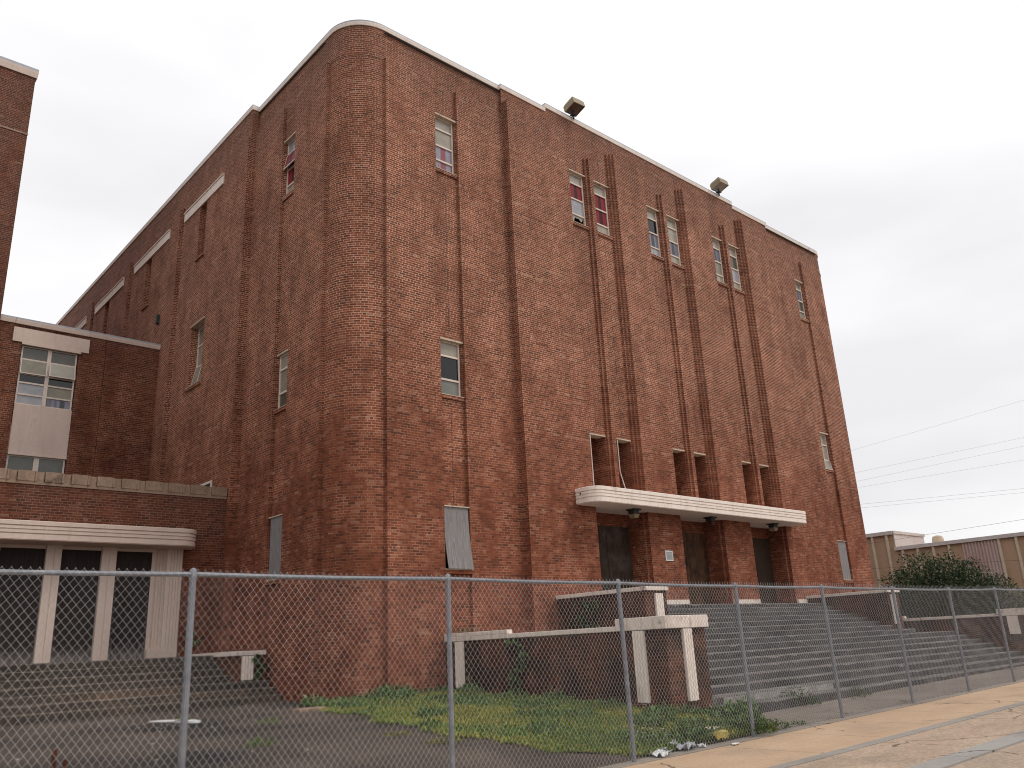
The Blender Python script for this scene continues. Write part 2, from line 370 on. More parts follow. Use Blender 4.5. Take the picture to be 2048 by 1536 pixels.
def strip(name, y0, y1, dz, mat, x0=-60, x1=90, nx=60, thick=.16):
    b_ = MB(); X = np.linspace(x0, x1, nx)
    for i in range(nx-1):
        a, c = X[i], X[i+1]; za, zc = zf(a)+dz, zf(c)+dz
        b_.face([(a, y0, za), (c, y0, zc), (c, y1, zc), (a, y1, za)])
        b_.face([(a, y0, za-thick), (c, y0, zc-thick), (c, y0, zc), (a, y0, za)]); b_.face([(c, y1, zc-thick), (a, y1, za-thick), (a, y1, za), (c, y1, zc)])
    return b_.build(name, mat)

def slab_mat(name, c1, c2, joint_x, stain, pebble=0, x0=0.0):
    mt, n, l, b = newmat(name)
    g_ = n.new('ShaderNodeNewGeometry'); sp = n.new('ShaderNodeSeparateXYZ'); l.new(g_.outputs['Position'], sp.inputs[0])
    a = noise(n, l, .9, 6, .6, stretch=(.6, 1.4, 1)); f = noise(n, l, 30, 4, .7); k = noise(n, l, .55, 5, .6, stretch=(.9, 1.6, 1))
    col = mixc(n, l, maprange(n, l, a.outputs['Fac'], .3, .7), c1, c2)
    col = mixc(n, l, maprange(n, l, k.outputs['Fac'], .52, .7, 0, .55), col, stain)
    if pebble:
        vo = n.new('ShaderNodeTexVoronoi'); vo.inputs['Scale'].default_value = 26; l.new(g_.outputs['Position'], vo.inputs['Vector'])
        pr = ramp(n, [(0, (.5, .5, .5)), (.3, (.8, .78, .75)), (.55, (1.0, .97, .93)), (.9, (1.35, 1.28, 1.2))]); 
        s2 = n.new('ShaderNodeSeparateXYZ'); l.new(vo.outputs['Color'], s2.inputs[0]); l.new(s2.outputs[0], pr.inputs[0])
        col = mixc(n, l, pebble, col, pr.outputs[0], 'MULTIPLY')
    vv = n.new('ShaderNodeVectorMath'); vv.operation = 'SCALE'; l.new(col, vv.inputs[0]); l.new(maprange(n, l, f.outputs['Fac'], .3, .7, .86, 1.14), vv.inputs['Scale'])
    fr = math_(n, l, 'ABSOLUTE', math_(n, l, 'SUBTRACT', math_(n, l, 'FRACT', math_(n, l, 'DIVIDE', math_(n, l, 'ADD', sp.outputs[0], -x0), joint_x)), .5))
    wob = math_(n, l, 'ADD', fr, maprange(n, l, noise(n, l, 5, 3, .6).outputs['Fac'], 0, 1, -.006, .006))
    jn = math_(n, l, 'GREATER_THAN', wob, .5-.008/joint_x)
    # random hairline cracks
    vc = n.new('ShaderNodeTexVoronoi'); vc.feature = 'DISTANCE_TO_EDGE'; vc.inputs['Scale'].default_value = .34
    wv = n.new('ShaderNodeVectorMath'); wv.operation = 'ADD'; l.new(g_.outputs['Position'], wv.inputs[0]); nv = noise(n, l, 1.1, 3, .5); l.new(nv.outputs['Color'], wv.inputs[1]); l.new(wv.outputs[0], vc.inputs['Vector'])
    ck = math_(n, l, 'MULTIPLY', math_(n, l, 'LESS_THAN', vc.outputs['Distance'], .006), math_(n, l, 'GREATER_THAN', noise(n, l, .5, 2).outputs['Fac'], .52))
    dk = math_(n, l, 'MAXIMUM', jn, ck)
    col = mixc(n, l, math_(n, l, 'MULTIPLY', dk, .75), vv.outputs[0], (.07, .055, .04))
    l.new(col, b.inputs['Base Color']); b.inputs['Roughness'].default_value = .93; bump(n, l, f.outputs['Fac'], b, .25, .004)
    return mt
struct(strip('sidewalk', 6.62, 8.34, 0, slab_mat('sidewalk_concrete', (.40, .275, .18), (.48, .345, .235), 1.9, (.29, .215, .155), 0, .2)))
struct(strip('verge', 5.14, 6.42, -.004, slab_mat('pebbled_concrete', (.33, .245, .185), (.43, .33, .25), 6.0, (.23, .18, .14), .4, 1.0)))
struct(strip('path_edging', 6.42, 6.62, .006, slab_mat('grey_edging', (.25, .225, .20), (.31, .28, .25), 2.4, (.17, .15, .13))))
struct(strip('kerb', 4.80, 5.14, .004, slab_mat('kerb_concrete', (.27, .25, .235), (.33, .31, .29), 3.0, (.19, .17, .155)), thick=.2))
struct(strip('road', -9, 4.80, -.02, slab_mat('road_surface', (.32, .25, .19), (.40, .30, .24), 8.0, (.25, .2, .16), .35, 2.0), thick=.05))
struct(strip('fence_footing', 8.34, 8.62, .012, slab_mat('footing_concrete', (.22, .19, .165), (.29, .25, .21), 3.05, (.15, .125, .105)), x0=8.0, x1=60, nx=40))
# concrete walk between fence and the wide stairs
fc = MB(); X = np.linspace(13.4, 60, 48); Y = [8.62, 9.1, 9.6, 10.25]
for i in range(len(X)-1):
    for j in range(3):
        fc.face([(a, b_, gz(a, b_)+.012) for a, b_ in ((X[i], Y[j]), (X[i+1], Y[j]), (X[i+1], Y[j+1]), (X[i], Y[j+1]))])
struct(fc.build('walkway', slab_mat('walkway_concrete', (.17, .14, .12), (.24, .20, .17), 2.6, (.10, .085, .075)), smooth=True))

# ================================================================ the big auditorium
D0, DC, XS, XC = 17.3, 17.05, 10.17, 9.92
JX, JY, RAD = 11.41, 18.54, 1.24
XE = 47.9-JX                                    # right-hand joint, mirror image of the left one
TOP = 19.43
aud = thing('auditorium', (24, 30, .3), 'tall red brick auditorium with a rounded corner and narrow vertical window strips', 'building')
wall = MB()
GX = (18.72, 22.87, 27.03)
Ff = lambda u, z, d: (u, D0+d, z)
Fs = lambda u, z, d: (XS+d, u, z)
rects = []
A1, A2 = 13.17, 14.02
B1, B2 = 47.9-A2, 47.9-A1
BD = .10                                          # plane of the plain band under the cornice; the bays below stand proud of it
rects += [(JX, XE, 18.42, TOP+1, BD)]
for a, b in ((A1, A2), (B1, B2)):
    rects += [(a, b, 0, 18.42, BD), (a+.01, b-.05, 15.38, 17.3, None), (a+.01, b-.05, 8.3, 9.95, None), (a+.02, b-.03, 3.6, 5.24, None)]
rects += [(15.95, 31.95, 0, 18.86, -.25), (15.95, 31.95, 18.86, TOP+1, 0.0)]
# three tall recesses with stepped jambs
for gx in GX:
    rects += [(gx, gx+2.48, 5.5, 18.861, -.165), (gx+.09, gx+2.39, 5.5, 18.861, -.08), (gx+.18, gx+2.30, 5.5, 18.861, 0.0),
              (gx+1.04, gx+1.44, 5.5, 18.2, -.075), (gx+1.15, gx+1.33, 5.5, 18.2, -.16)]
    for a, b in ((gx+.24, gx+1.0), (gx+1.48, gx+2.24)):
        rects += [(a, b, 15.42, 17.46, None), (a, b, 5.5, 7.96, .85)]
    rects += [(gx, gx+2.48, 2.0, 5.62, -.25), (gx+.02, gx+2.46, 2.0, 5.62, -.12), (gx+.13, gx+2.35, 2.0, 5.62, .52)]
relief(wall, Ff, JX, XE, 0, TOP, rects)
# thin proud string course near the top
# rounded corners (set back below the top band)
def curve(cx, a0, a1, rev=False):
    segs = 20; r = RAD-BD
    pts = arc(cx, JY, r, a0, a1, segs)
    for i in range(segs):
        p, q = pts[i], pts[i+1]; ds = RAD*R(abs(a1-a0))/segs
        wall.face([(p[0], p[1], 0), (q[0], q[1], 0), (q[0], q[1], TOP), (p[0], p[1], TOP)], [(i*ds+.05, 0), ((i+1)*ds+.05, 0), ((i+1)*ds+.05, TOP), (i*ds+.05, TOP)])
    # a slightly proud pale ledge course
    led = arc(cx, JY, r+.018, a0+2, a1-2, segs)
    sweep(wall, led, [(-.05, 18.36), (0, 18.36), (0, 18.44), (-.05, 18.44)]) if not rev else None
curve(JX, 180, 270); curve(XE, 270, 360)
for x in (JX, XE):
    s = 1
    wall.face([(x, D0+.1, 0), (x, D0, 0), (x, D0, 18.42), (x, D0+.1, 18.42)], [(0, 0), (.1, 0), (.1, 18.42), (0, 18.42)])
wall.face([(XS+.1, JY, 0), (XS, JY, 0), (XS, JY, 18.42), (XS+.1, JY, 18.42)], [(0, 0), (.1, 0), (.1, 18.42), (0, 18.42)])
# left flank
YEND = 64.0
srects = [(JY, 23.3, 18.42, TOP+1, BD), (20.42, 21.26, 0, 18.42, BD), (20.45, 21.23, 13.55+1.55, 17.1, None), (20.45, 21.23, 8.3, 9.98, None), (20.45, 21.23, 3.6, 5.28, None), (23.3, YEND, 0, 18.3, -.25), (23.3, YEND, 18.3, TOP+1, -.14)]
PAN = [(25.15, 28.65), (30.2, 34.2), (35.6, 39.6), (41.0, 45.0), (46.3, 50.3), (51.5, 55.5)]
GRV = [29.0, 34.75, 40.1, 45.5, 50.9]
SLOT = []
for (a, b) in PAN:
    c = b-1.75; SLOT.append(c)
    srects += [(c-.3, c+.3, 15.35, 17.42, -.03)]
for y in GRV: srects += [(y-.24, y+.24, 0, 18.301, -.10)]
srects += [(26.1, 27.2, 10.45, 12.72, None)]
relief(wall, Fs, JY, YEND, 0, TOP, srects, flip=True)
# shell: right flank, back, roof
wall.face([(XE+RAD-BD, JY, 0), (XE+RAD-BD, YEND, 0), (XE+RAD-BD, YEND, TOP), (XE+RAD-BD, JY, TOP)])
wall.face([(XE+RAD, YEND, 0), (XC, YEND, 0), (XC, YEND, TOP), (XE+RAD, YEND, TOP)])
wo = wall.build('wall', MB_['brick'], aud)
rf = MB()
rf.face([(XC+.3, JY+.3, TOP-.1), (XE+RAD-.1, JY+.3, TOP-.1), (XE+RAD-.1, YEND, TOP-.1), (XC+.3, YEND, TOP-.1)]); rf.face([(JX, D0+.02, TOP-.1), (XE, D0+.02, TOP-.1), (XE, JY+.3, TOP-.1), (JX, JY+.3, TOP-.1)])
rf.build('roof', MB_['roof'], aud)
# interior darkness: floors behind the openings
fl = MB()
for z in (6.5, 13.2): fl.face([(XC+.6, 18.2, z), (XE, 18.2, z), (XE, YEND-1, z), (XC+.6, YEND-1, z)])
fl.build('floor', MB_['dark_metal'], aud)

# cornice: cream fascia with grey metal flashing on top, stepped along the front
FASC = lambda z: [(-.25, z-.02), (.035, z-.02), (.05, z+.075), (.05, z+.1), (-.25, z+.1)]
FLSH = lambda z: [(-.25, z+.1), (.048, z+.1), (.048, z+.15), (-.25, z+.16)]
XCB, XSB, D0B, DCB = XS-.14, XS+BD, D0+BD, D0
left_path = [(XCB, YEND), (XCB, 23.3), (XSB, 23.3), (XSB, JY)]+arc(JX, JY, RAD-BD, 180, 270, 16)[1:]+[(15.95, D0B), (15.95, DCB), (17.98, DCB)]
right_path = [(29.3, DCB), (31.95, DCB), (31.95, D0B), (XE, D0B)]+arc(XE, JY, RAD-BD, 270, 360, 16)[1:]+[(XE+RAD-BD, YEND)]
mid_path = [(17.98, DCB), (29.3, DCB)]
for nm, mk, mat in (('cornice', FASC, 'cream'), ('flashing', FLSH, 'flash')):
    b = MB(); sweep(b, left_path, mk(TOP)); sweep(b, right_path, mk(TOP)); sweep(b, mid_path, mk(TOP+.17))
    b.build(nm, MB_[mat], aud, smooth=False)
b = MB(); b.box(17.98, 29.3, DCB-.001, DCB+.3, TOP-.03, TOP+.152); b.build('parapet', MB_['brick'], aud)

# windows -------------------------------------------------------------------
def window(P, u0, u1, z0, z1, bars, kinds, d=.06, parent=None, mull=0, flip=False, depthjit=True, tilt=None, st=.05, lint=(.05, .06), sill=True, sill_out=.05, lo=.05):
    """steel-sash window in the opening (u0..u1, z0..z1): frame > pane pieces, lintel, sill. bars = transom heights (fractions)."""
    fr = MB()
    def B(mb, a, b_, c, e, d0, d1, mat=None):
        p = [P(a, c, d0), P(b_, c, d0), P(b_, e, d0), P(a, e, d0)]; q = [P(a, c, d1), P(b_, c, d1), P(b_, e, d1), P(a, e, d1)]
        for f in (p, [p[0], q[0], q[1], p[1]], [p[1], q[1], q[2], p[2]], [p[2], q[2], q[3], p[3]], [p[3], q[3], q[0], p[0]]): mb.face(f, mat=mat)
    B(fr, u0, u0+st, z0, z1, d, d+.06); B(fr, u1-st, u1, z0, z1, d, d+.06)
    B(fr, u0+st, u1-st, z0, z0+.035, d+.002, d+.06); B(fr, u0+st, u1-st, z1-.035, z1, d+.002, d+.06)
    H = z1-z0; zs = [z0]+[z0+H*f for f in bars]+[z1]
    for z in zs[1:-1]: B(fr, u0+st, u1-st, z-.026, z+.026, d-.006, d+.05)
    us = [u0+st, u1-st]
    if mull:
        um = (u0+u1)/2; B(fr, um-mull/2, um+mull/2, z0+.035, z1-.035, d-.012, d+.06); us = [u0+st, um-mull/2, um+mull/2, u1-st]
    f = fr.build('window', MB_['frame'], parent)
    for i in range(len(zs)-1):
        for k in range(0, len(us)-1, 2):
            kd = kinds[i] if isinstance(kinds[i], str) else kinds[i][k//2]
            a, b_, c, e = us[k], us[k+1], zs[i]+(.035 if i == 0 else .026), zs[i+1]-(.035 if i == len(zs)-2 else .026)
            pn = MB()
            if kd == 'open': continue
            tl = (tilt or {}).get((i, k//2), 0)
            dd = d+.03
            uvs = [(a-u0, c-z0), (b_-u0, c-z0), (b_-u0, e-z0), (a-u0, e-z0)]
            if kd == 'broken':                       # a jagged hole in a pale pane
                prev = None; n = 11
                for q in range(n+1):
                    u = a+(b_-a)*q/n; t = q/n
                    lo_ = c+(e-c)*(.25 if t < .25 else .12); hi = c+(e-c)*((.95, .9, .3, .62, .8, .7, .78, .72, .55, .5, .82, .9)[q])
                    if t < .2: hi = c+(e-c)*.2
                    cur = (u, min(max(c, lo_-.1*(e-c)), e), hi)
                    if prev:
                        pn.face([P(prev[0], prev[2], dd), P(cur[0], cur[2], dd), P(cur[0], e, dd), P(prev[0], e, dd)])
                    prev = cur
                pn.face([P(a, c, dd+.001), P(a+(b_-a)*.24, c, dd+.001), P(a+(b_-a)*.2, e, dd+.001), P(a, e, dd+.001)])
                pn.build('pane', PM['blind'], f); continue
            if tl:
                pn.face([P(a-.02, c-.02, dd-tl), P(b_+.02, c-.02, dd-tl), P(b_+.02, e, dd-.05), P(a-.02, e, dd-.05)], uvs); pn.build('pane', PM[kd], f)
                sf = MB()
                for (qa, qb) in ((a-.03, a), (b_, b_+.03)):
                    sf.face([P(qa, c-.03, dd-tl-.006), P(qb, c-.03, dd-tl-.006), P(qb, e, dd-.056), P(qa, e, dd-.056)]); sf.face([P(qb, c-.03, dd-tl+.02), P(qa, c-.03, dd-tl+.02), P(qa, e, dd-.03), P(qb, e, dd-.03)])
                    sf.face([P(qa, c-.03, dd-tl-.006), P(qa, c-.03, dd-tl+.02), P(qa, e, dd-.03), P(qa, e, dd-.056)]); sf.face([P(qb, c-.03, dd-tl-.006), P(qb, c-.03, dd-tl+.02), P(qb, e, dd-.03), P(qb, e, dd-.056)])
                B(sf, a, b_, c-.03, c, dd-tl-.006, dd-tl+.02)
                sf.build('sash', MB_['frame'], f); continue
            pn.face([P(a, c, dd), P(b_, c, dd), P(b_, e, dd), P(a, e, dd)], uvs); pn.build('pane', PM[kd], f)
    if lint:
        b = MB(); B(b, u0-lo, u1+lo, z1, z1+lint[0], -lint[1], d+.05); b.build('lintel', MB_['lintel'], f)
    if sill:
        b = MB(); B(b, u0-.05, u1+.05, z0-.10, z0, -sill_out, d+.05)
        b2 = MB(); b.build('sill', MB_['brick'], f)
        B(b2, u0-.05, u1+.05, z0, z0+.018, -sill_out-.012, d); b2.build('ledge', MB_['lintel'], f)
    return f
PF = lambda d0: (lambda u, z, d: (u, D0+d0+d, z))
PS = lambda d0: (lambda u, z, d: (XS+d0+d, u, z))
A = (A1+.02, A2-.06); Bz = (B1+.02, B2-.06)
window(PF(.10), *A, 15.4, 17.28, (.20, .47, .78), ('redgrey', 'redgrey', 'blind', 'blind'), parent=aud)
window(PF(.10), *A, 8.32, 9.93, (.30, .73), ('dirty', 'dark', 'blind'), parent=aud)
window(PF(.10), *Bz, 15.4, 17.28, (.22, .5, .8), ('frost', 'shade', 'greydark', 'blind'), parent=aud)
window(PF(.10), *Bz, 8.32, 9.93, (.28, .7), ('frost', 'blind', 'blind'), parent=aud, tilt={(0, 0): .12})
kk = [(('broken', 'grey', 'red', 'blind'), ('blind', 'red', 'red', 'blind')), (('grey', 'greydark', 'dark', 'blind'), ('blind', 'greydark', 'blind', 'blind')), (('blind', 'frost', 'greydark', 'blind'), ('blind', 'grey', 'shade', 'blind'))]
for gx, ks in zip(GX, kk):
    for (a, b), k in zip(((gx+.24, gx+1.0), (gx+1.48, gx+2.24)), ks):
        window(PF(0), a, b, 15.42, 17.44, (.20, .5, .80), k, parent=aud, st=.06, lint=(.05, .05))
sA = (20.45, 21.23)
Q = PS(.10)
window(Q, *sA, 15.12, 17.08, (.2, .5, .78), ('blind', 'red', 'red', 'grey'), parent=aud, tilt={(2, 0): .16})
window(Q, *sA, 8.32, 9.96, (.30, .73), ('shade', 'frost', 'blind'), parent=aud, lint=(.05, .02))
window(PS(-.25), 26.1, 27.2, 10.47, 12.70, (.36, .7), (('frost', 'blind'), ('blind', 'blind'), ('blind', 'frost')), d=.24, parent=aud, mull=.045, tilt={(0, 0): .2, (0, 1): .2}, lint=(.05, .05))
# boarded openings -----------------------------------------------------------
def board(P, u0, u1, z0, z1, warp=0.0, parent=None):
    b = MB(); n = 14
    for i in range(n):
        a, c = i/n, (i+1)/n
        fz = lambda t: z0+(z1-z0)*t
        off = lambda t: .02-warp*(1-t)**2
        sh = lambda t: .06*warp/.2*(1-t)**1.5
        for (da, db) in ((0, 0),):
            b.face([P(u0+sh(a), fz(a), off(a)), P(u1+sh(a), fz(a), off(a)), P(u1+sh(c), fz(c), off(c)), P(u0+sh(c), fz(c), off(c))], [(0, fz(a)), (u1-u0, fz(a)), (u1-u0, fz(c)), (0, fz(c))])
            b.face([P(u0+sh(a), fz(a), off(a)), P(u0+sh(a), fz(a), off(a)+.018), P(u0+sh(c), fz(c), off(c)+.018), P(u0+sh(c), fz(c), off(c))], [(0, fz(a)), (.02, fz(a)), (.02, fz(c)), (0, fz(c))])
    o = b.build('board', MB_['board'], parent)
    for (zz0, zz1, dd, mt, nm) in ((z0-.12, z0-.02, -.05, 'brick', 'sill'), (z0-.02, z0, -.06, 'lintel', 'ledge'), (z1, z1+.03, -.02, 'lintel', 'lintel')):
        s = MB()
        bb = [P(u0-.03, zz0, dd), P(u1+.06, zz0, dd), P(u1+.06, zz1, dd), P(u0-.03, zz1, dd)]; cc = [P(u0-.03, zz0, .1), P(u1+.06, zz0, .1), P(u1+.06, zz1, .1), P(u0-.03, zz1, .1)]
        for f in (bb, [bb[0], cc[0], cc[1], bb[1]], [bb[3], bb[2], cc[2], cc[3]], [bb[0], bb[3], cc[3], cc[0]], [bb[1], cc[1], cc[2], bb[2]]): s.face(f)
        s.build(nm, MB_[mt], o)
    return o
board(PF(.02), A1+.0, A2-.03, 3.62, 5.23, .13, aud)
board(PF(.05), B1+.02, B2-.05, 3.62, 5.22, .0, aud)
board(PS(.04), 20.46, 21.2, 3.62, 5.27, .0, aud)

# white bands high on the flank with a bricked-up slot and its sill under each
for (a, b), c in zip(PAN, SLOT):
    m_ = MB(); m_.box(XC-.045, XC+.02, a, b, 17.42, 17.76); m_.box(XC-.075, XC+.02, a-.02, b+.02, 17.76, 17.80)
    m_.build('band', MB_['capstone'] if a > 40 else MB_['cream'], aud)
    m_ = MB(); m_.box(XC-.06, XC+.02, c-.36, c+.36, 15.25, 15.35); m_.build('slot_sill', MB_['brick'], aud)
# control joints: thin dark vertical lines scribed in the panels
def cjf(x, z0, z1, y):
    cj = MB(); cj.box(x-.006, x+.006, y-.003, y+.01, z0, z1, skip='bd'); cj.build('expansion_joint', MB_['dark_metal'], aud)
for x in ((A1+A2)/2-.03, (B1+B2)/2): 
    for z0, z1 in ((5.3, 8.15), (10.02, 15.2), (17.4, 18.3)): cjf(x, z0, z1, D0+.10)
for gx in GX:
    for x in (gx+.63, gx+1.85):
        for z0, z1 in ((8.05, 15.3), (17.55, 18.7)): cjf(x, z0, z1, D0)
# entrance canopy ------------------------------------------------------------
def canopy_prof(zb, zt):
    H = zt-zb; f = lambda t: zb+H*t
    return [(-.6, f(0)), (-.03, f(0)), (-.03, f(.04)), (0, f(.05)), (0, f(.30)), (-.018, f(.32)), (-.018, f(.35)), (.012, f(.37)), (.012, f(.50)), (-.015, f(.52)), (-.015, f(.55)), (.012, f(.57)), (.012, f(.70)), (-.018, f(.72)), (-.018, f(.75)), (.02, f(.77)), (.02, f(.97)), (0, f(1)), (-.6, f(1))]
def canopy(path, zb, zt, parent, mat='cream', wally=0):
    b = MB(); pr = canopy_prof(zb, zt)[1:-1]
    sweep(b, path, pr, closed_prof=False)
    # top and soffit as strips back to the wall
    for z, off in ((zb, -.03), (zt, 0)):
        P_ = [Vector(p) for p in path]
        for i in range(len(P_)-1):
            b.face([(P_[i].x, P_[i].y, z), (P_[i+1].x, P_[i+1].y, z), (P_[i+1].x, wally, z), (P_[i].x, wally, z)])
    return b.build('canopy', MB_[mat], parent, smooth=False)
cp = [(17.9, DC+.02)]+arc(18.3, 16.65, .4, 180, 270, 12)+arc(29.55, 16.65, .4, 270, 360, 12)+[(29.95, DC+.02)]
can = canopy(cp, 5.56, 6.03, aud, wally=DC+.9)
h = MB(); h.tube([(17.875, 16.84, 5.86), (17.92, 16.84, 5.86)], .03, 8); h.build('drain_hole', MB_['dark_metal'], can)
for i, x in enumerate((20.25, 24.3, 28.25)):
    t = MB(); t.box(x-.17, x+.17, 16.68, 17.02, 5.52, 5.565, MB_['dark_metal']); t.box(x-.12, x+.12, 16.73, 16.97, 5.42, 5.52, MB_['dark_metal'])
    lo = t.build('ceiling_lamp', None, can)
    q = MB(); a = [(x-.13, 16.72, 5.40), (x+.13, 16.72, 5.40), (x+.13, 16.98, 5.40), (x-.13, 16.98, 5.40)]; c = [(x-.09, 16.76, 5.28), (x+.09, 16.76, 5.28), (x+.09, 16.94, 5.28), (x-.09, 16.94, 5.28)]
    for k in range(4): q.face([a[k], a[(k+1) % 4], c[(k+1) % 4], c[k]])
    q.face(c); q.build('lamp_shade', MB_['lamp_metal'] if i != 1 else MB_['rust'], lo)
# white frames left standing in the two openings above the canopy
fr = MB(); fr.tube([(GX[0]+.27, D0+.0, 6.03), (GX[0]+.27, D0+.0, 7.9)], .03, 6); fr.build('upright_frame', MB_['frame'], aud); fr = MB()
fr.tube([(GX[0]+1.58, D0+.0, 7.9), (GX[0]+1.58, D0+.0, 6.85), (GX[0]+1.78, D0-.06, 6.06), (GX[0]+1.58, D0-.06, 6.06)], .02, 6)
fr.build('bent_frame', MB_['frame'], aud)
for gx in GX:
    for a in (gx+.24, gx+1.48):
        b = MB(); b.box(a, a+.76, D0-.02, D0+.3, 7.915, 7.959); b.build('lintel', MB_['lintel'], aud)
# boarded doors and white plinth blocks
for gx, mt in zip(GX, ('door_black', 'door_brown', 'door_dark')):
    b = MB(); x0, x1, y = gx+.13, gx+2.35, D0+.50
    b.box(x0, x1, y, y+.01, 2.6, 5.15, skip='bd'); 
    xm = (x0+x1)/2; b.box(xm-.012, xm+.012, y-.012, y, 2.6, 5.15, skip='b')
    b.build('door', MB_[mt], aud)
pl = MB()
for a, b_ in ((GX[0]+2.48, GX[1]), (GX[1]+2.48, GX[2]), (GX[2]+2.48, 30.2), (17.7, GX[0])):
    pm = MB(); pm.box(a+(.02 if a > 18 else 0), min(b_-.02, a+1.62), DC-.07, DC+.04, 2.60, 2.81); pm.build('plinth', MB_['capstone'], aud, bevel=.008)
# dirty vent pipe brackets etc. on the flank
b = MB(); b.box(XC-.12, XC, 30.6, 30.75, 14.0, 14.35); b.build('wall_lamp', MB_['dark_metal'], aud)
b = MB(); y0 = 25.3
b.box(XC-.04, XC+.02, 24.6, 25.5, 6.25, 6.9)
vent = b.build('vent', MB_['frame'], aud)
b = MB()
for i in range(4): b.box(XC-.05, XC-.041, 24.66, 25.44, 6.3+i*.14, 6.40+i*.14)
b.build('louvre', MB_['dark_metal'], vent)

# notice sign on the first pier
s = MB(); s.box(21.86, 22.24, DC-.03, DC-.001, 4.03, 4.36); sg = s.build('notice_sign', MB_['white'], None, bevel=.004)
tag(sg, 'small white framed notice with grey print on the brick pier between the first two doorways', 'sign')
s = MB(); s.box(21.90, 22.20, DC-.034, DC-.0301, 4.07, 4.32, skip='b')
pn = s.build('printed_sheet', grunge('grey_print', (.30, .30, .31), (.38, .38, .39), 5, None, .7, b_s=0), sg)

# roof floodlights -----------------------------------------------------------
def floodlight(x, y, z, yawd, label, glass):
    t = thing('floodlight', (x, y, z), label, 'floodlight', 'floodlights on the roof edge')
    b = MB(); b.tube([(x, y, z-.15), (x, y, z+.24)], .035, 8); b.box(x-.09, x+.09, y-.09, y+.09, z-.0, z+.03); b.build('post', MB_['dark_metal'], t)
    hb = MB(); M = Matrix.Translation((x, y-.06, z+.36)) @ Matrix.Rotation(R(yawd), 4, 'Z') @ Matrix.Rotation(R(-14), 4, 'X')
    W, Dp, Hh = .27, .27, .17
    lo = [(-W, -Dp), (W, -Dp), (W, Dp), (-W, Dp)]
    pt = lambda p, s_, z_: M @ Vector((p[0]*s_, p[1]*s_, z_))
    for (s0, z0, s1, z1) in ((1, -Hh, 1.0, .06), (1.0, .06, .82, Hh)):
        for k in range(4): hb.face([pt(lo[k], s0, z0), pt(lo[(k+1) % 4], s0, z0), pt(lo[(k+1) % 4], s1, z1), pt(lo[k], s1, z1)])
    hb.face([pt(p, .82, Hh) for p in lo])
    for k in range(4): hb.face([pt(lo[(k+1) % 4], .9, -Hh), pt(lo[k], .9, -Hh), pt(lo[k], 1, -Hh), pt(lo[(k+1) % 4], 1, -Hh)])
    hd = hb.build('housing', MB_['lamp_metal'], t)
    gl = MB(); gl.face([pt(p, .9, -Hh+.012) for p in lo[::-1]]); gl.build('lens', glass, hd)
floodlight(19.3, DC+.1, TOP+.32, -4, 'nearer tan box floodlight on the roof edge with a dark lens', pane_mat('lens_dark', (.13, .085, .06), .3))
floodlight(28.2, DC+.1, TOP+.32, -4, 'farther tan box floodlight on the roof edge with a bright glassy lens', pane_mat('lens_clear', (.45, .43, .40), .15, .6))

# ================================================================ left: tall school block, wing, low entrance block
YW = 30.3
tw = thing('school_block', (0, 34, .5), 'tall brick school block cut off by the left edge of the photo', 'building')
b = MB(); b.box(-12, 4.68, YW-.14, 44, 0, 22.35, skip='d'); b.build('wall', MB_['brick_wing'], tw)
for nm, mk, mat in (('cornice', FASC, 'pink'), ('flashing', FLSH, 'flash')):
    b = MB(); sweep(b, [(-12, YW-.14), (4.68, YW-.14), (4.68, 44)], [(o*1.3, 22.35+(z-22.35)*2.2) for o, z in mk(22.35)]); b.build(nm, MB_[mat], tw)
b = MB(); b.box(-12.02, 4.70, YW-.16, YW-.14, 19.9, 19.97, skip='b'); b.build('string_course', MB_['concrete_tan'], tw)
wg = thing('school_wing', (7, 31, .5), 'brick school wing with paired white windows above a pale panel', 'building')
b = MB(); 
Pw = lambda u, z, d: (u, YW+d, z)
relief(b, Pw, 4.68, XC, 0, 12.86, [(5.42, 7.2, 7.6, 12.14, None), (8.05, 8.07, 0, 12.8, .03)], hd=.3)
b.face([(4.68, YW, 12.8), (XC, YW, 12.8), (XC, 44, 12.8), (4.68, 44, 12.8)])
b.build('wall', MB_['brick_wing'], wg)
for nm, mk, mat in (('cornice', FASC, 'pink'), ('flashing', FLSH, 'flash')):
    b = MB()
    for x0, x1, z in ((4.68, 5.16, 12.86), (5.16, 7.46, 12.86), (7.46, XC, 12.86)):
        o = .03 if x0 == 5.16 else 0
        sweep(b, [(x0, YW-o), (x1, YW-o)], [(a, 12.86+(zz-12.86)*1.25+(.0 if x0 != 5.16 else -.012)) for a, zz in mk(12.86)])
    b.build(nm, MB_[mat], wg)
b = MB(); b.box(5.13, 7.5, YW-.05, YW+.02, 12.2, 12.70); b.box(5.42, 7.25, YW-.085, YW+.02, 12.12, 12.2); b.build('lintel_panel', MB_['pink'], wg)
window(Pw, 5.45, 7.17, 10.08, 12.12, (.17, .37, .52, .77), (('grey', 'greydark'), ('grey', 'frost'), ('dark', 'dark'), ('frost', 'frost'), ('shade', 'shade')), d=.06, parent=wg, mull=.12, tilt={(3, 0): .10, (3, 1): .2}, st=.05, lint=None, sill=False)
b = MB(); b.box(5.45, 7.19, YW+.03, YW+.09, 8.40, 10.08); b.box(5.45, 7.19, YW-.02, YW+.09, 8.36, 8.40); b.build('spandrel_panel', MB_['pink'], wg)
window(Pw, 5.45, 7.17, 7.0, 8.36, (.62,), (('shade', 'shade'), ('shade', 'shade')), d=.08, parent=wg, mull=.16, st=.05, lint=None, sill=False)

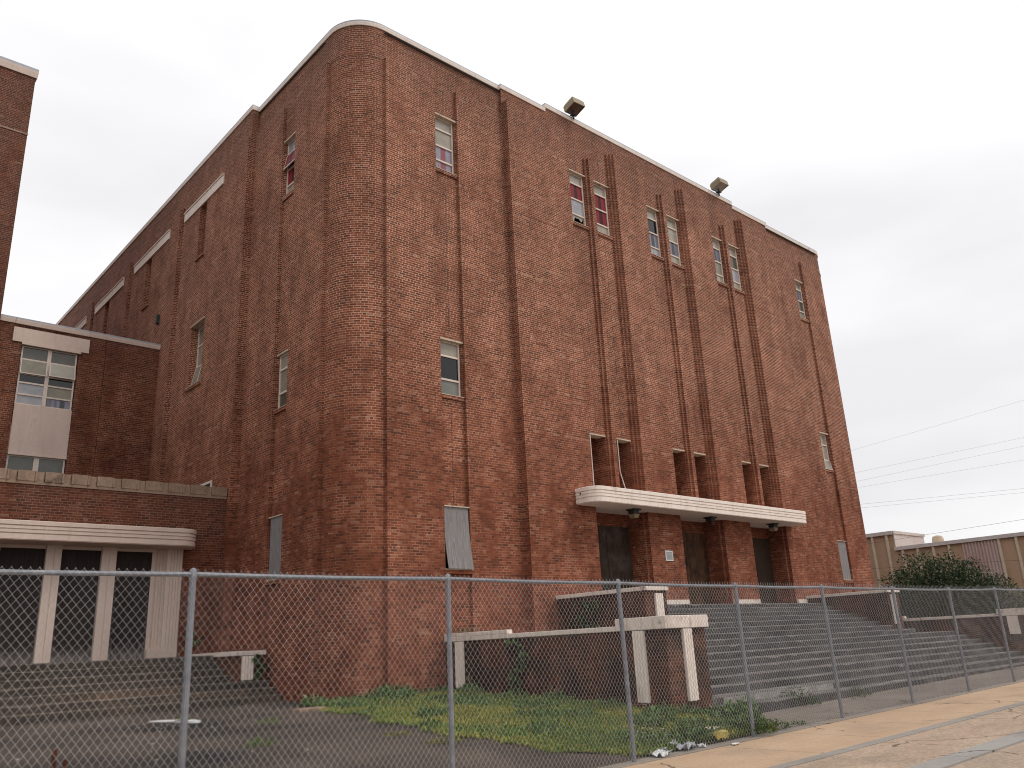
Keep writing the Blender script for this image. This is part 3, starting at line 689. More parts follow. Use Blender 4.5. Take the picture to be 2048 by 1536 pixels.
YV = 23.45
ve = thing('entrance_block', (4, 26, .7), 'low brick entrance block with a cream canopy and fluted cream pilasters', 'building')
b = MB(); Pv = lambda u, z, d: (u, YV+d, z)
relief(b, Pv, -8, XC, 0, 6.13, [(-8, 8.36, 1.0, 4.66, .24)], hd=.3)
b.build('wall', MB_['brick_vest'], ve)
b = MB(); b.face([(-8, YV+.3, 6.3), (XC, YV+.3, 6.3), (XC, YW, 6.3), (-8, YW, 6.3)]); b.build('roof', MB_['roof'], ve)
# concrete coping blocks with ribs
b = MB(); x = 9.9; b.box(-8, 9.9, YV-.03, YV+.3, 6.13, 6.21)
while x > -8:
    wd = .46; b.box(x-wd+.06, x-.06, YV-.045, YV+.3, 6.2101, 6.47); b.box(x-.058, x-.012, YV-.07, YV+.3, 6.2101, 6.46); b.box(x-wd+.012, x-wd+.058, YV-.07, YV+.3, 6.2101, 6.46)
    x -= wd+.16
    b.box(x+.0, x+.16, YV-.02, YV+.29, 6.2101, 6.455)
b.build('coping', MB_['concrete_tan'], ve)
cv = [(-8, 22.7), (8.4, 22.7)]+arc(8.45, 23.2, .5, 270, 360, 10)+[(8.95, YV+.02)]
c2 = canopy(cv, 4.64, 5.11, ve, 'pink', YV+.39)
b = MB(); b.tube([(8.90, 22.98, 4.8), (8.925, 22.98, 4.8)], .03, 8); b.build('drain_hole', MB_['dark_metal'], c2)
for a, c in ((4.02, 4.33), (5.35, 5.70), (6.66, 7.02), (2.7, 3.05), (1.35, 1.7)):
    p = MB(); md = (a+c)/2; p.box(a, md-.012, YV-.03, YV+.23, 1.8, 4.639); p.box(md+.012, c, YV-.03, YV+.23, 1.8, 4.639); p.box(md-.0121, md+.0121, YV-.015, YV+.2, 1.8, 4.638); p.build('pilaster', MB_['pink'], ve)
p = MB()
pts = [(7.97, YV+.235), (7.97, YV+.12), (8.07, YV+.12)]
for i in range(9):
    t = i/8; xx, yy = 8.09+.24*t, YV+.19-.23*(1-math.cos(t*math.pi/2)); pts += [(xx, yy), (xx+.014, yy+.012 if i % 2 else yy-.004)]
x = 8.36
while x < 8.70:
    pts += [(x, YV-.05), (x+.055, YV-.05), (x+.062, YV-.03), (x+.074, YV-.03)]; x += .08
pts += [(8.74, YV-.05), (8.74, YV+.02)]
for i in range(len(pts)-1):
    (a, b_), (c, d) = pts[i], pts[i+1]; p.face([(a, b_, 2.02), (c, d, 2.02), (c, d, 4.639), (a, b_, 4.639)])
p.box(7.965, 8.745, YV-.055, YV+.23, 1.8, 2.02)
p.build('fluted_pilaster', MB_['pink'], ve)
def fade_door(name):
    mt, n, l, b = newmat(name)
    uv = n.new('ShaderNodeUVMap').outputs[0]; sp = n.new('ShaderNodeSeparateXYZ'); l.new(uv, sp.inputs[0])
    a = noise(n, l, 5, 6, .7, vec=uv, stretch=(6, .35, 1)); k = noise(n, l, 8, 5, .7, vec=uv, stretch=(4, .5, 1))
    col = mixc(n, l, maprange(n, l, a.outputs['Fac'], .3, .7), (.017, .012, .011), (.04, .030, .027))
    hgt = math_(n, l, 'ADD', sp.outputs[1], maprange(n, l, k.outputs['Fac'], .3, .7, -.3, .3))
    col = mixc(n, l, maprange(n, l, hgt, 2.15, 1.75, 0, .85), col, (.20, .175, .165))
    l.new(col, b.inputs['Base Color']); return mt
DM = fade_door('weathered_entrance_board')
for a, c in ((.0, 1.35), (1.7, 2.7), (3.05, 4.02), (4.33, 5.35), (5.70, 6.66), (7.02, 7.97)):
    p = MB(); p.box(a+.002, c-.002, YV+.10, YV+.225, 1.8, 4.55, skip='bd'); p.build('door', DM, ve)
    p = MB(); p.box(a+.002, c-.002, YV+.08, YV+.23, 4.5501, 4.639); p.build('door_head', MB_['pink'], ve)

# ================================================================ stairs and stair walls
def worn_step(b, x0, x1, ya, yb, z0, z1, seed, mats):
    """one step: riser and tread with a slightly chipped nosing"""
    rr = random.Random(seed); n = max(2, int((x1-x0)/.22)); X = [x0+(x1-x0)*i/n for i in range(n+1)]
    ch = [(rr.uniform(0, .008)+(rr.uniform(.01, .035) if rr.random() < .12 else 0)) for _ in X]; wr = [rr.uniform(.0, .045) for _ in X]
    for i in range(n):
        a, c = X[i], X[i+1]
        b.face([(a, ya, z0), (c, ya, z0), (c, ya, z1-.02-ch[i+1]), (a, ya, z1-.02-ch[i])], mat=mats[2])
        mt, mw = mats[:2]
        b.face([(a, ya, z1-.02-ch[i]), (c, ya, z1-.02-ch[i+1]), (c, ya+.02+ch[i+1], z1), (a, ya+.02+ch[i], z1)], mat=mw)
        wa, wc = ya+.02+ch[i]+wr[i], ya+.02+ch[i+1]+wr[i+1]
        b.face([(a, ya+.02+ch[i], z1), (c, ya+.02+ch[i+1], z1), (c, wc, z1), (a, wa, z1)], mat=mw)
        b.face([(a, wa, z1), (c, wc, z1), (c, yb, z1), (a, yb, z1)], mat=mt)
    for x in (x0, x1): b.face([(x, ya, z0), (x, yb, z0), (x, yb, z1), (x, ya, z1-.02)], mat=mats[2])
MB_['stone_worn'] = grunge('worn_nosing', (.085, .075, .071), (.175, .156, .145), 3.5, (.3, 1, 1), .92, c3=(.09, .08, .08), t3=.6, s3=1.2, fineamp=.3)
MB_['stone_riser'] = grunge('shaded_stained_riser', (.040, .036, .037), (.105, .098, .096), 1.6, (.5, 1, 1), .92, c3=(.17, .155, .15), t3=.63, s3=.9, fineamp=.3)  # riser shade painted in: darker than the treads, with stains
MB_['brown_worn'] = grunge('brown_worn_nosing', (.065, .052, .043), (.125, .098, .078), 2.0, (.3, 1, 1), .92, c3=(.16, .12, .09), t3=.64, s3=1.0, fineamp=.3)
st = MB(); SZ, SR, SY, ST_ = .18, .1537, 10.2, .413
for i in range(1, 17):
    y = SY+ST_*(i-1); z1 = SZ+SR*i; z0 = z1-SR-(.3 if i == 1 else 0)
    if i <= 8: x0, x1, yb = 14.35, 33.55, (y+ST_+.02 if i < 8 else 17.0)
    elif y < 13.9: x0, x1, yb = 16.84, 31.06, y+ST_+.02
    else: x0, x1, yb = 17.7, 30.2, (y+ST_+.02 if i < 16 else 17.9)
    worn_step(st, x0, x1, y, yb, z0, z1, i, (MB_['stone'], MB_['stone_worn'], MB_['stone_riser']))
stt = tag(st.build('entrance_steps'), 'broad grey concrete stairs rising to the three boarded doorways', 'stairs')
# broken first riser: a lighter cast patch and a missing piece
b = MB(); b.box(15.0, 19.4, SY+ST_-.014, SY+ST_+.05, SZ+SR+.002, SZ+2*SR-.03); b.build('patched_riser', grunge('pale_patch', (.22, .20, .19), (.36, .34, .32), 4, None, .95, fineamp=.35, fine=18, b_s=.5), stt)

def fluted(b, face, a0, a1, z0, z1, pos, out=-1, mat=None):
    """white strip with three flutes on a wall; face 'x' (runs along y) or 'y' (runs along x)"""
    n = 4; w_ = (a1-a0)/n
    for k in range(n):
        p, q = a0+k*w_+.006, a0+(k+1)*w_-.006
        if face == 'y': b.box(p, q, pos-.06, pos+.01, z0+(.01*(k % 2)), z1, skip='b')
        else: b.box(min(pos+out*.06, pos), max(pos+out*.06, pos), p, q, z0+(.01*(k % 2)), z1)
    if face == 'y': b.box(a0, a1, pos-.045, pos+.01, z0+.012, z1-.002, skip='b')
    else: b.box(min(pos+out*.045, pos), max(pos+out*.045, pos), a0, a1, z0+.012, z1-.002)
def stair_wall(label, x0, x1, yn, yf, zb, zc, caps, strips, group='brick side walls of the broad stairs'):
    t = thing('stair_wall', ((x0+x1)/2, yn, max(zb, .2)), label, 'stair wall', group)
    b = MB(); b.box(x0, x1, yn, yf, zb, zc); b.build('wall', MB_['brick_low'], t)
    for (ya, yb, h, ov, *xr) in caps:
        b = MB(); b.box(x0-ov, (x0+xr[0] if xr else x1+ov), ya, yb, zc+.001+(.1 if xr else 0), zc+h); b.build('coping', MB_['capstone'], t, bevel=.012)
    for s in strips:
        b = MB(); fluted(b, *s); b.build('fluted_strip', MB_['cream'], t)
    return t
cap_lo = [(10.33, 11.6, .24, .06), (11.6, 14.9, .10, .04), (14.9, 17.28, .10, .045), (14.9, 17.28, .19, .05, .12)]
stair_wall('low brick stair wall with pale coping and fluted strips beside the grass', 13.1, 14.35, 10.4, 17.29, 0, 1.83, cap_lo,
           [('x', 16.55, 16.85, .5, 1.82, 13.1), ('x', 10.9, 11.18, .5, 1.82, 13.1), ('y', 13.58, 13.86, .5, 1.82, 10.4)])
stair_wall('low brick stair wall at the far right end of the broad stairs', 33.55, 34.8, 10.4, 17.29, 0, 1.83, cap_lo,
           [('x', 10.95, 11.3, 1.2, 1.82, 33.55), ('y', 34.03, 34.31, .4, 1.82, 10.4)])
cap_up = [(13.84, 17.04, .10, .05)]
stair_wall('taller brick stair wall left of the doorways above the low grassy side wall', 16.83, 17.7, 13.9, 17.045, .2, 2.83, cap_up, [('y', 17.2, 17.5, 2.05, 2.76, 13.9)])
stair_wall('taller brick stair wall right of the doorways with a slim white strip', 30.2, 31.07, 13.9, 17.045, .2, 2.83, cap_up, [('y', 30.4, 30.7, 1.75, 2.76, 13.9)])
# left entrance stairs
st = MB()
for i in range(1, 8):
    y = 19.9+.35*(i-1); z1 = .65+.1643*i; z0 = z1-.1643-(.3 if i == 1 else 0)
    worn_step(st, -9, 10.06 if i <= 3 else 9.2, y, (y+.37 if i < 7 else YV+.4), z0, z1, 40+i, (MB_['stone_brown'], MB_['brown_worn'], MB_['stone_brown']))
tag(st.build('entrance_steps'), 'dark brown stained steps below the cream pilasters at left', 'stairs')
stair_wall('short brick stair wall at the left entrance with one white strip tucked against the building', 9.2, 10.06, 20.95, YV-.01, .7, 1.75, [(20.88, YV-.011, .11, .03)], [('y', 9.47, 9.77, 1.16, 1.74, 20.95)], None)

# ================================================================ chain-link fence
FY = 8.5
fence = thing('chain_link_fence', (12, FY, 0), 'long galvanised chain-link fence with tubular posts across the front of the lot', 'fence')
PX = [-2.9, .22, 3.29, 6.50, 9.70, 12.75, 15.70, 18.76, 21.78, 24.78, 27.8, 30.85, 33.9]
RZ = [2.51, 2.505, 2.50, 2.50, 2.48, 2.46, 2.462, 2.452, 2.45, 2.475, 2.47, 2.47, 2.47]
BZ = [0, 0, 0, 0, 0, -.03, .065, .078, .09, .14, .16, .18, .2]
lean = [0, .01, .02, .0, .05, .0, .06, .05, .06, .02, .03, 0, 0]
rail_z = lambda x: float(np.interp(x, PX, RZ))-.012*math.sin(math.pi*((np.interp(x, PX, np.arange(len(PX)))) % 1.0))
for x, z, zb, ln in zip(PX, RZ, BZ, lean):
    b = MB(); b.tube([(x+ln*.6, FY, zb-.1), (x, FY, z+.0)], .033, 10, cap=True)
    po = b.build('post', MB_['galv'], fence, smooth=True)
    c = MB(); c.tube([(x, FY, z-.03), (x, FY, z+.015), (x, FY, z+.05), (x, FY, z+.065)], [.040, .040, .028, .006], 10); c.build('cap', MB_['galv'], po, smooth=True)
for i in range(len(PX)-1):
    pts = [(x, FY-.004, rail_z(x)) for x in np.linspace(PX[i], PX[i+1], 7)]
    b = MB(); b.tube(pts, .024, 10); b.build('top_rail', MB_['galv'], fence, smooth=True)
# woven fabric: one wire after another, each a zig-zag hooked into the next
W2, H2 = .0372, .0365
x0, x1 = -2.9, 33.9; nw = int((x1-x0)/W2); ns = 53
V, Fc = [], []
kx = np.arange(nw)[:, None]; js = np.arange(ns+1)[None, :]
par = (kx+js) % 2
X = x0+kx*W2+par*W2*1.03
xi = X.copy()
topz = np.interp(X, PX, RZ)+.045-.012*np.sin(np.pi*(np.interp(X, PX, np.arange(len(PX))) % 1.0)); botz = np.interp(X, PX, BZ)+.03
Z = botz+(topz-botz)*js/ns
X = X+.012*np.sin(Z*1.7+X*.8)+.006*np.sin(Z*4.1-X*2.3)
Yw = FY-.036-.004*np.where(par > 0, 1, -1)+.028*np.sin(X*1.9+1.0)*np.sin(np.pi*(Z-botz)/(topz-botz+1e-6))**1
P = np.stack([X, Yw, Z], -1)                                  # nw, ns+1, 3
rad = .0021
off = np.array([[math.cos(a), math.sin(a), 0] for a in (math.pi/2, math.pi/2+2.094, math.pi/2+4.189)])*rad
ring = P[:, :, None, :]+off[None, None]                        # nw, ns+1, 3, 3
verts = ring.reshape(-1, 3)
base = (np.arange(nw)[:, None]*(ns+1)+np.arange(ns)[None, :])*3
quads = []
for k in range(3):
    k2 = (k+1) % 3
    quads.append(np.stack([base+k, base+k2, base+3+k2, base+3+k], -1).reshape(-1, 4))
quads = np.concatenate(quads)
# twisted ends standing up above the rail
tb = verts.shape[0]
tx = X[:, -1]; tv = []; tf = []
for i in range(0, nw-1, 2):
    xm = (tx[i]+tx[i+1])/2; z0 = topz[i, -1]
    for s_ in (-1, 1):
        hh = .004+.046*min(1, max(0, (xm-9)/8)); a = [(xm+s_*.004, FY-.037, z0-.004), (xm-s_*.003, FY-.034, z0+hh*.5), (xm+s_*.004, FY-.036, z0+hh)]
        o = tb+len(tv)
        for p in a:
            for q in off: tv.append((p[0]+q[0], p[1]+q[1], p[2]+q[2]))
        for j in range(2):
            for k in range(3): tf.append((o+j*3+k, o+j*3+(k+1) % 3, o+j*3+3+(k+1) % 3, o+j*3+3+k))
verts = np.concatenate([verts, np.array(tv)]); quads = np.concatenate([quads, np.array(tf)])
def np_mesh(name, verts, faces, mat, parent=None, cols=None, k=4):
    me = bpy.data.meshes.new(name); nf = len(faces)
    me.vertices.add(len(verts)); me.vertices.foreach_set('co', np.asarray(verts, dtype=np.float32).ravel())
    me.loops.add(nf*k); me.loops.foreach_set('vertex_index', np.asarray(faces, dtype=np.int32).ravel())
    me.polygons.add(nf); me.polygons.foreach_set('loop_start', np.arange(nf, dtype=np.int32)*k)
    try: me.polygons.foreach_set('loop_total', np.full(nf, k, dtype=np.int32))
    except Exception: pass
    me.materials.append(mat)
    if cols is not None:
        ca = me.color_attributes.new('tint', 'FLOAT_COLOR', 'POINT'); ca.data.foreach_set('color', np.asarray(cols, dtype=np.float32).ravel())
    me.update(calc_edges=True); me.validate()
    o = bpy.data.objects.new(name, me); COL.objects.link(o)
    if parent: o.parent = parent; o.location = Vector((0, 0, 0))-wloc(parent)
    return o
np_mesh('wire_mesh', verts, quads, MB_['wire'], fence)

# ================================================================ plants
def leaf_mat(name, rough=.6, gain=1.0):
    mt, n, l, b = newmat(name)
    a = n.new('ShaderNodeAttribute'); a.attribute_name = 'tint'
    f = noise(n, l, 3, 3, .6); vv = n.new('ShaderNodeVectorMath'); vv.operation = 'SCALE'; l.new(a.outputs['Color'], vv.inputs[0]); l.new(maprange(n, l, f.outputs['Fac'], .3, .7, .8*gain, 1.2*gain), vv.inputs['Scale'])
    l.new(vv.outputs[0], b.inputs['Base Color']); b.inputs['Roughness'].default_value = rough
    return mt
LEAF = leaf_mat('leaf_green', gain=1.0); GRASSM = leaf_mat('grass_green', gain=1.55)
def leaves(pos, dirs, length, width, bend=.3):
    """diamond leaves: 2 tris folded along the axis -> one quad each; arrays (n,3)"""
    n = len(pos); d = dirs/np.linalg.norm(dirs, axis=1, keepdims=True)
    rnd = rng.normal(size=(n, 3)); s = np.cross(d, rnd); s /= np.linalg.norm(s, axis=1, keepdims=True)+1e-9
    L_ = length[:, None]; W_ = width[:, None]
    a = pos; b = pos+d*L_*.45+s*W_*.5; c = pos+d*L_+np.array([0, 0, -1])*L_*bend*.5; e = pos+d*L_*.45-s*W_*.5
    v = np.stack([a, b, c, e], 1).reshape(-1, 3); f = np.arange(4*n).reshape(-1, 4)
    return v, f
def tint(n, palette, jit=.2):
    p = np.array(palette)[rng.integers(0, len(palette), n)]*(1+rng.uniform(-jit, jit, (n, 1)))
    c = np.concatenate([np.clip(p, 0, 1), np.ones((n, 1))], 1); return np.repeat(c, 4, 0)
GREEN = [(.070, .115, .024), (.100, .150, .034), (.055, .105, .026), (.135, .155, .034), (.09, .13, .034)]
YEL = [(.22, .205, .032), (.18, .185, .032), (.15, .165, .032), (.22, .18, .05), (.115, .14, .03)]
DKG = [(.038, .072, .024), (.052, .095, .028), (.07, .108, .034), (.09, .125, .042)]

edge = [(17.8, 9.75), (16.5, 9.3), (14, 9.0), (12, 8.75), (11, 8.7), (10, 9.1), (9.2, 9.65), (8.66, 10.0)]
ey = np.array([p[0] for p in edge])[::-1]; ex = np.array([p[1] for p in edge])[::-1]
def in_lawn(x, y, jit=0.0):
    l_ = jit+np.interp(y, ey, ex)+.14*np.sin(y*3.1)+.08*np.sin(y*7.7)
    r_ = np.where(y > 10.38, 13.06, np.where(y > 9.3, 14.3, 13.3+(y-8.6)*.6))
    ok = (x > l_) & (x < r_) & (y > 8.66) & (y < 17.85)
    ins = (y > 17.38) & (x > 11.41) | ((x-JX)**2+(y-JY)**2 < 1.12**2)
    return ok & ~ins
lw = MB(); s_ = .12
for x in np.arange(8.4, 14.4, s_):
    for y in np.arange(8.62, 17.9, s_):
        if in_lawn(np.array(x+s_/2), np.array(y+s_/2), .16+.12*math.sin(x*23+y*31)):
            lw.face([(a, b_, gz(a, b_)+.02+.012*math.sin(a*9)*math.sin(b_*8)) for a, b_ in ((x, y), (x+s_, y), (x+s_, y+s_), (x, y+s_))])
struct(lw.build('lawn', grunge('lawn_soil', (.05, .062, .018), (.10, .085, .035), 2.5, None, .95, c3=(.055, .042, .03), t3=.6, s3=2.0, fineamp=.35), smooth=True))
GZ = np.vectorize(gz)
n = 330000; x = rng.uniform(8.3, 14.4, n); y = rng.uniform(8.6, 17.9, n); ok = in_lawn(x, y, np.abs(rng.normal(0, .2, n))-.12-.25*(rng.random(n) < .03)); x, y = x[ok], y[ok]
patch = np.sin(x*1.3+.7)*np.cos(y*.9+.4)+.5*np.sin(x*3.3+y*2.1)+rng.normal(0, .35, len(x))
near_wall = np.clip((x-12.3)/.8, 0, 1)*(y > 10) + np.clip((y-16.6)/.7, 0, 1) + np.clip((9.4-y)/.7, 0, 1)*(x > 11.3)+np.clip((10.9-y)/.8, 0, 1)*(x > 12.4)
clump = np.clip(.5+.8*np.sin(x*2.7+1.3*np.sin(y*2.1))*np.cos(y*2.3+x*.7), 0, 1); tall = np.clip(near_wall, 0, 1)*(.25+.75*clump)*rng.uniform(.1, 1, len(x))**1.3+.35*(clump > .93)*(rng.random(len(x)) < .4)
keep = rng.random(len(x)) < np.clip(.62+.25*patch+.4*near_wall, .25, 1); x, y, patch, tall = x[keep], y[keep], patch[keep], tall[keep]
n = len(x); z = GZ(x, y)+.01+tall*rng.uniform(0, .26, n)+.05*rng.random(n)*(.4+clump[keep])
d = np.stack([rng.normal(0, .6, n), rng.normal(0, .6, n), rng.uniform(.25, 1.2, n)], 1)
ln = rng.uniform(.028, .072, n)*(1+1.4*tall); wd = ln*rng.uniform(.16, .55, n)
v, f = leaves(np.stack([x, y, z], 1), d, ln, wd)
ct = tint(n, GREEN); cy = tint(n, YEL); cd = tint(n, DKG)
sel = np.repeat((patch+rng.normal(0, .4, n) > .15) & (tall < .3), 4); ct[sel] = cy[sel]
sel = np.repeat(tall > .28, 4); ct[sel] = cd[sel]
gr = np_mesh('grass', v, f, GRASSM, None, ct); tag(gr, 'green and yellowish grass and low weeds growing in front of the brick wall', 'grass', kind='stuff')
m_ = 1500; sx = rng.uniform(9, 14.2, m_); sy = rng.uniform(8.7, 17.3, m_); ok = in_lawn(sx, sy); sx, sy = sx[ok], sy[ok]; m_ = len(sx)
sv, sf = leaves(np.stack([sx, sy, GZ(sx, sy)], 1), np.stack([rng.normal(0, .35, m_), rng.normal(0, .35, m_), np.ones(m_)], 1), rng.uniform(.10, .34, m_), rng.uniform(.006, .012, m_), .1)
ds = np_mesh('dry_stalks', sv, sf, LEAF, None, tint(m_, [(.22, .17, .08), (.16, .15, .06), (.12, .15, .05)])); tag(ds, 'thin dry stalks and seed stems standing up out of the grass', 'grass', kind='stuff')
# small white flowers in the grass
n = 620; x = rng.uniform(9, 14.2, n); y = rng.uniform(8.7, 17.2, n); ok = in_lawn(x, y) & ((x > 11.6) | (y > 16) | (rng.random(n) < .25)); x, y = x[ok], y[ok]; n = len(x)
cl = rng.random(n) < .25; x = np.where(cl, rng.normal(10.9, .28, n), x); y = np.where(cl, rng.normal(9.2, .2, n), y); ok = in_lawn(x, y); x, y = x[ok], y[ok]; n = len(x)
pv, pf = [], []
for i in range(n):
    c = np.array([x[i], y[i], gz(x[i], y[i])+rng.uniform(.10, .24)]); r = rng.uniform(.013, .026)
    for k in range(5):
        a = k*1.2566; o = len(pv); dv = np.array([math.cos(a), math.sin(a), .25]); sv = np.array([-math.sin(a), math.cos(a), 0])
        pv += [c, c+dv*r*.6+sv*r*.35, c+dv*r, c+dv*r*.6-sv*r*.35]; pf.append((o, o+1, o+2, o+3))
fl_ = np_mesh('wildflowers', pv, pf, grunge('white_petal', (.6, .6, .56), (.72, .72, .68), 20, None, .7, b_s=0), None); tag(fl_, 'tiny white wildflowers dotted through the grass', 'flowers', kind='stuff')

def weed(x, y, r, h, nl, label, pal=GREEN, base=None, leafw=.45, group=None, name='weed'):
    zb = gz(x, y)+.012 if base is None else base
    n = nl; a = rng.uniform(0, 6.283, n); rr = r*np.sqrt(rng.random(n)); px, py = x+rr*np.cos(a), y+rr*np.sin(a)
    pz = zb+h*rng.random(n)**1.3*(1-.6*(rr/r)**2)
    d = np.stack([np.cos(a)*.7+rng.normal(0, .5, n), np.sin(a)*.7+rng.normal(0, .5, n), rng.uniform(.1, 1.1, n)], 1); ln = rng.uniform(.04, .10, n)*(.6+h*1.3)
    v, f = leaves(np.stack([px, py, pz], 1), d, ln, ln*leafw)
    c = tint(n, pal)
    t = thing(name, (x, y, zb), label, 'weed', group)
    np_mesh('foliage', v, f, LEAF, t, c)
    b = MB()
    for k in range(max(3, nl//60)):
        aa = random.uniform(0, 6.28); q = random.uniform(.2, .8)*r
        b.tube([(x, y, zb-.02), (x+math.cos(aa)*q*.5, y+math.sin(aa)*q*.5, zb+h*.5), (x+math.cos(aa)*q, y+math.sin(aa)*q, zb+h*.9)], .004, 4)
    b.build('stem', MB_['weedstem'], t)
    return t
MB_['weedstem'] = grunge('weed_stem', (.06, .08, .03), (.10, .10, .04), 8, None, .8, b_s=0)
weed(13.05, 8.72, .42, .30, 620, 'bushy green weed at the foot of the fence post where the sidewalk begins')
weed(13.75, 8.78, .30, .16, 260, 'small green weed on the sidewalk edge just right of the grass')
weed(14.5, 8.70, .12, .07, 60, 'tiny weed sprout on the footing right of the grass')
weed(17.3, 10.3, .45, .36, 560, 'tall thin green weed growing at the bottom step', DKG, None, .25)
weed(19.6, 10.1, .30, .22, 260, 'thinner weed further right along the bottom step', DKG, None, .25)
weed(14.9, 10.05, .25, .16, 140, 'small weed at the left end of the bottom step', GREEN)
weed(6.05, 12.55, .22, .13, 130, 'weed in the pavement crack, the one among white crumbs', GREEN)
weed(4.95, 9.55, .20, .10, 120, 'small weed in the dark pavement near the rusty stubs', GREEN)
weed(5.55, 9.15, .30, .11, 200, 'spreading weed in the pavement crack nearest the fence', GREEN)
weed(7.4, 15.1, .20, .14, 110, 'weed tuft alone in the brown pavement below the side wall', GREEN)
weed(8.2, 10.9, .28, .07, 150, 'flat weed patch beside the edge of the grass', YEL)
weed(8.0, 11.9, .22, .06, 110, 'yellowing flat weed in the pavement left of the grass', YEL)
weed(6.6, 17.1, .14, .10, 70, 'tuft of weed near the white slab', GREEN)

def vine(label, P, n, u0, u1, z0, z1, pal=DKG, dens=None):
    """leaves hanging on a wall face"""
    t = thing('vine', P((u0+u1)/2, z1, 0), label, 'vine')
    nn = n; vv_ = rng.random(nn); sway = .3*np.sin(vv_*9+u0)
    u = u0+(u1-u0)*np.clip(.5+sway+rng.normal(0, .22, nn)*(1-.55*vv_), 0, 1); z = z1-(z1-z0)*vv_
    pos = np.array([P(a, c, -rng.uniform(.01, .10)) for a, c in zip(u, z)]); nrm = np.array(P(0, 0, -1))-np.array(P(0, 0, 0))
    d = nrm[None]*.6+rng.normal(0, .6, (nn, 3))+np.array([0, 0, -.5]); ln = rng.uniform(.06, .12, nn)
    v, f = leaves(pos, d, ln, ln*.75); np_mesh('foliage', v, f, LEAF, t, tint(nn, pal))
    b = MB(); b.tube([P((u0+u1)/2+.3*(u1-u0)*math.sin(k/7*9+u0), z1-(z1-z0)*k/8, -.02) for k in range(9)], .006, 5); b.build('stem', MB_['weedstem'], t)
vine('dark ivy strand hanging down the low stair wall beside the grass', lambda u, z, d: (13.1+d, u, z), 170, 14.2, 14.9, .55, 1.86)
vine('ivy patch on the shaded side of the taller left stair wall', lambda u, z, d: (16.83+d, u, z), 110, 15.4, 16.4, 1.9, 2.7)
vine('ivy hanging beside the white strip at the left entrance', lambda u, z, d: (u, 20.95+d, z), 110, 9.76, 10.05, 1.1, 1.8)
vine('leafy sprig on the wall above the left entrance stair wall', lambda u, z, d: (u, YV+d, z), 60, 8.95, 9.35, 1.95, 2.5)
weed(13.3, 16.6, .35, .16, 130, 'small weeds growing on top of the low stair wall coping', [(.10, .085, .04), (.07, .08, .03)], 2.02)

# big round evergreen shrub beyond the right end of the stairs
def shrub(name, x, y, zb, lobes, nleaf, label, trunk_h, cat='shrub', pal=DKG, size=.13):
    t = thing(name, (x, y, zb), label, cat)
    b = MB()
    for (lx, ly, lz, rx, rz) in lobes:
        b.tube([(x+random.uniform(-.1, .1), y+random.uniform(-.1, .1), zb-.1), (x+lx*.4, y+ly*.4, zb+trunk_h), (x+lx*.8, y+ly*.8, lz-rz*.2), (x+lx*.9, y+ly*.9, lz+rz*.5)], [.11, .085, .05, .015], 7)
    b.build('trunk', grunge('shrub_bark', (.07, .055, .04), (.11, .09, .07), 5, None, .9), t)
    tot = sum(l[3]**2*l[4] for l in lobes); P_, D_ = [], []
    for (lx, ly, lz, rx, rz) in lobes:
        n = int(nleaf*rx*rx*rz/tot)
        d = rng.normal(size=(n, 3)); d /= np.linalg.norm(d, axis=1, keepdims=True)
        cl = rng.normal(size=(46, 3)); cl /= np.linalg.norm(cl, axis=1, keepdims=True)
        near = (d @ cl.T).max(1)
        r = (rng.random(n)**.38)*(.84+.26*np.clip((near-.9)/.1, 0, 1)+.06*np.sin(d[:, 0]*7)*np.cos(d[:, 1]*6))
        P_.append(np.stack([x+lx+d[:, 0]*r*rx, y+ly+d[:, 1]*r*rx, lz+d[:, 2]*r*rz], 1)); D_.append(d+rng.normal(0, .55, (n, 3))+np.array([0, 0, .25]))
    P_ = np.concatenate(P_); D_ = np.concatenate(D_); k = P_[:, 2] > zb+.1; P_, D_ = P_[k], D_[k]; n = len(P_)
    ln = rng.uniform(.6, 1.3, n)*size; v, f = leaves(P_, D_, ln, ln*.5); np_mesh('crown', v, f, LEAF, t, tint(n, pal, .3))
    return t
shrub('evergreen_shrub', 40.6, 16.4, .3, [(-1.2, .9, 2.3, 1.3, 1.75), (-.45, .3, 3.05, 1.35, 1.75), (.55, -.4, 3.05, 1.35, 1.75), (1.3, -1.0, 2.7, 1.3, 1.7), (.2, -.3, 1.6, 2.0, 1.5), (2.1, -1.8, 2.2, 1.25, 1.5), (-1.3, .9, 1.5, 1.2, 1.4), (2.7, -2.4, 1.5, 1.1, 1.3)], 44000,
      'dense dark evergreen shrub beyond the right end of the stairs', .8, pal=[(.028, .048, .021), (.040, .064, .027), (.052, .078, .035), (.066, .095, .044)])

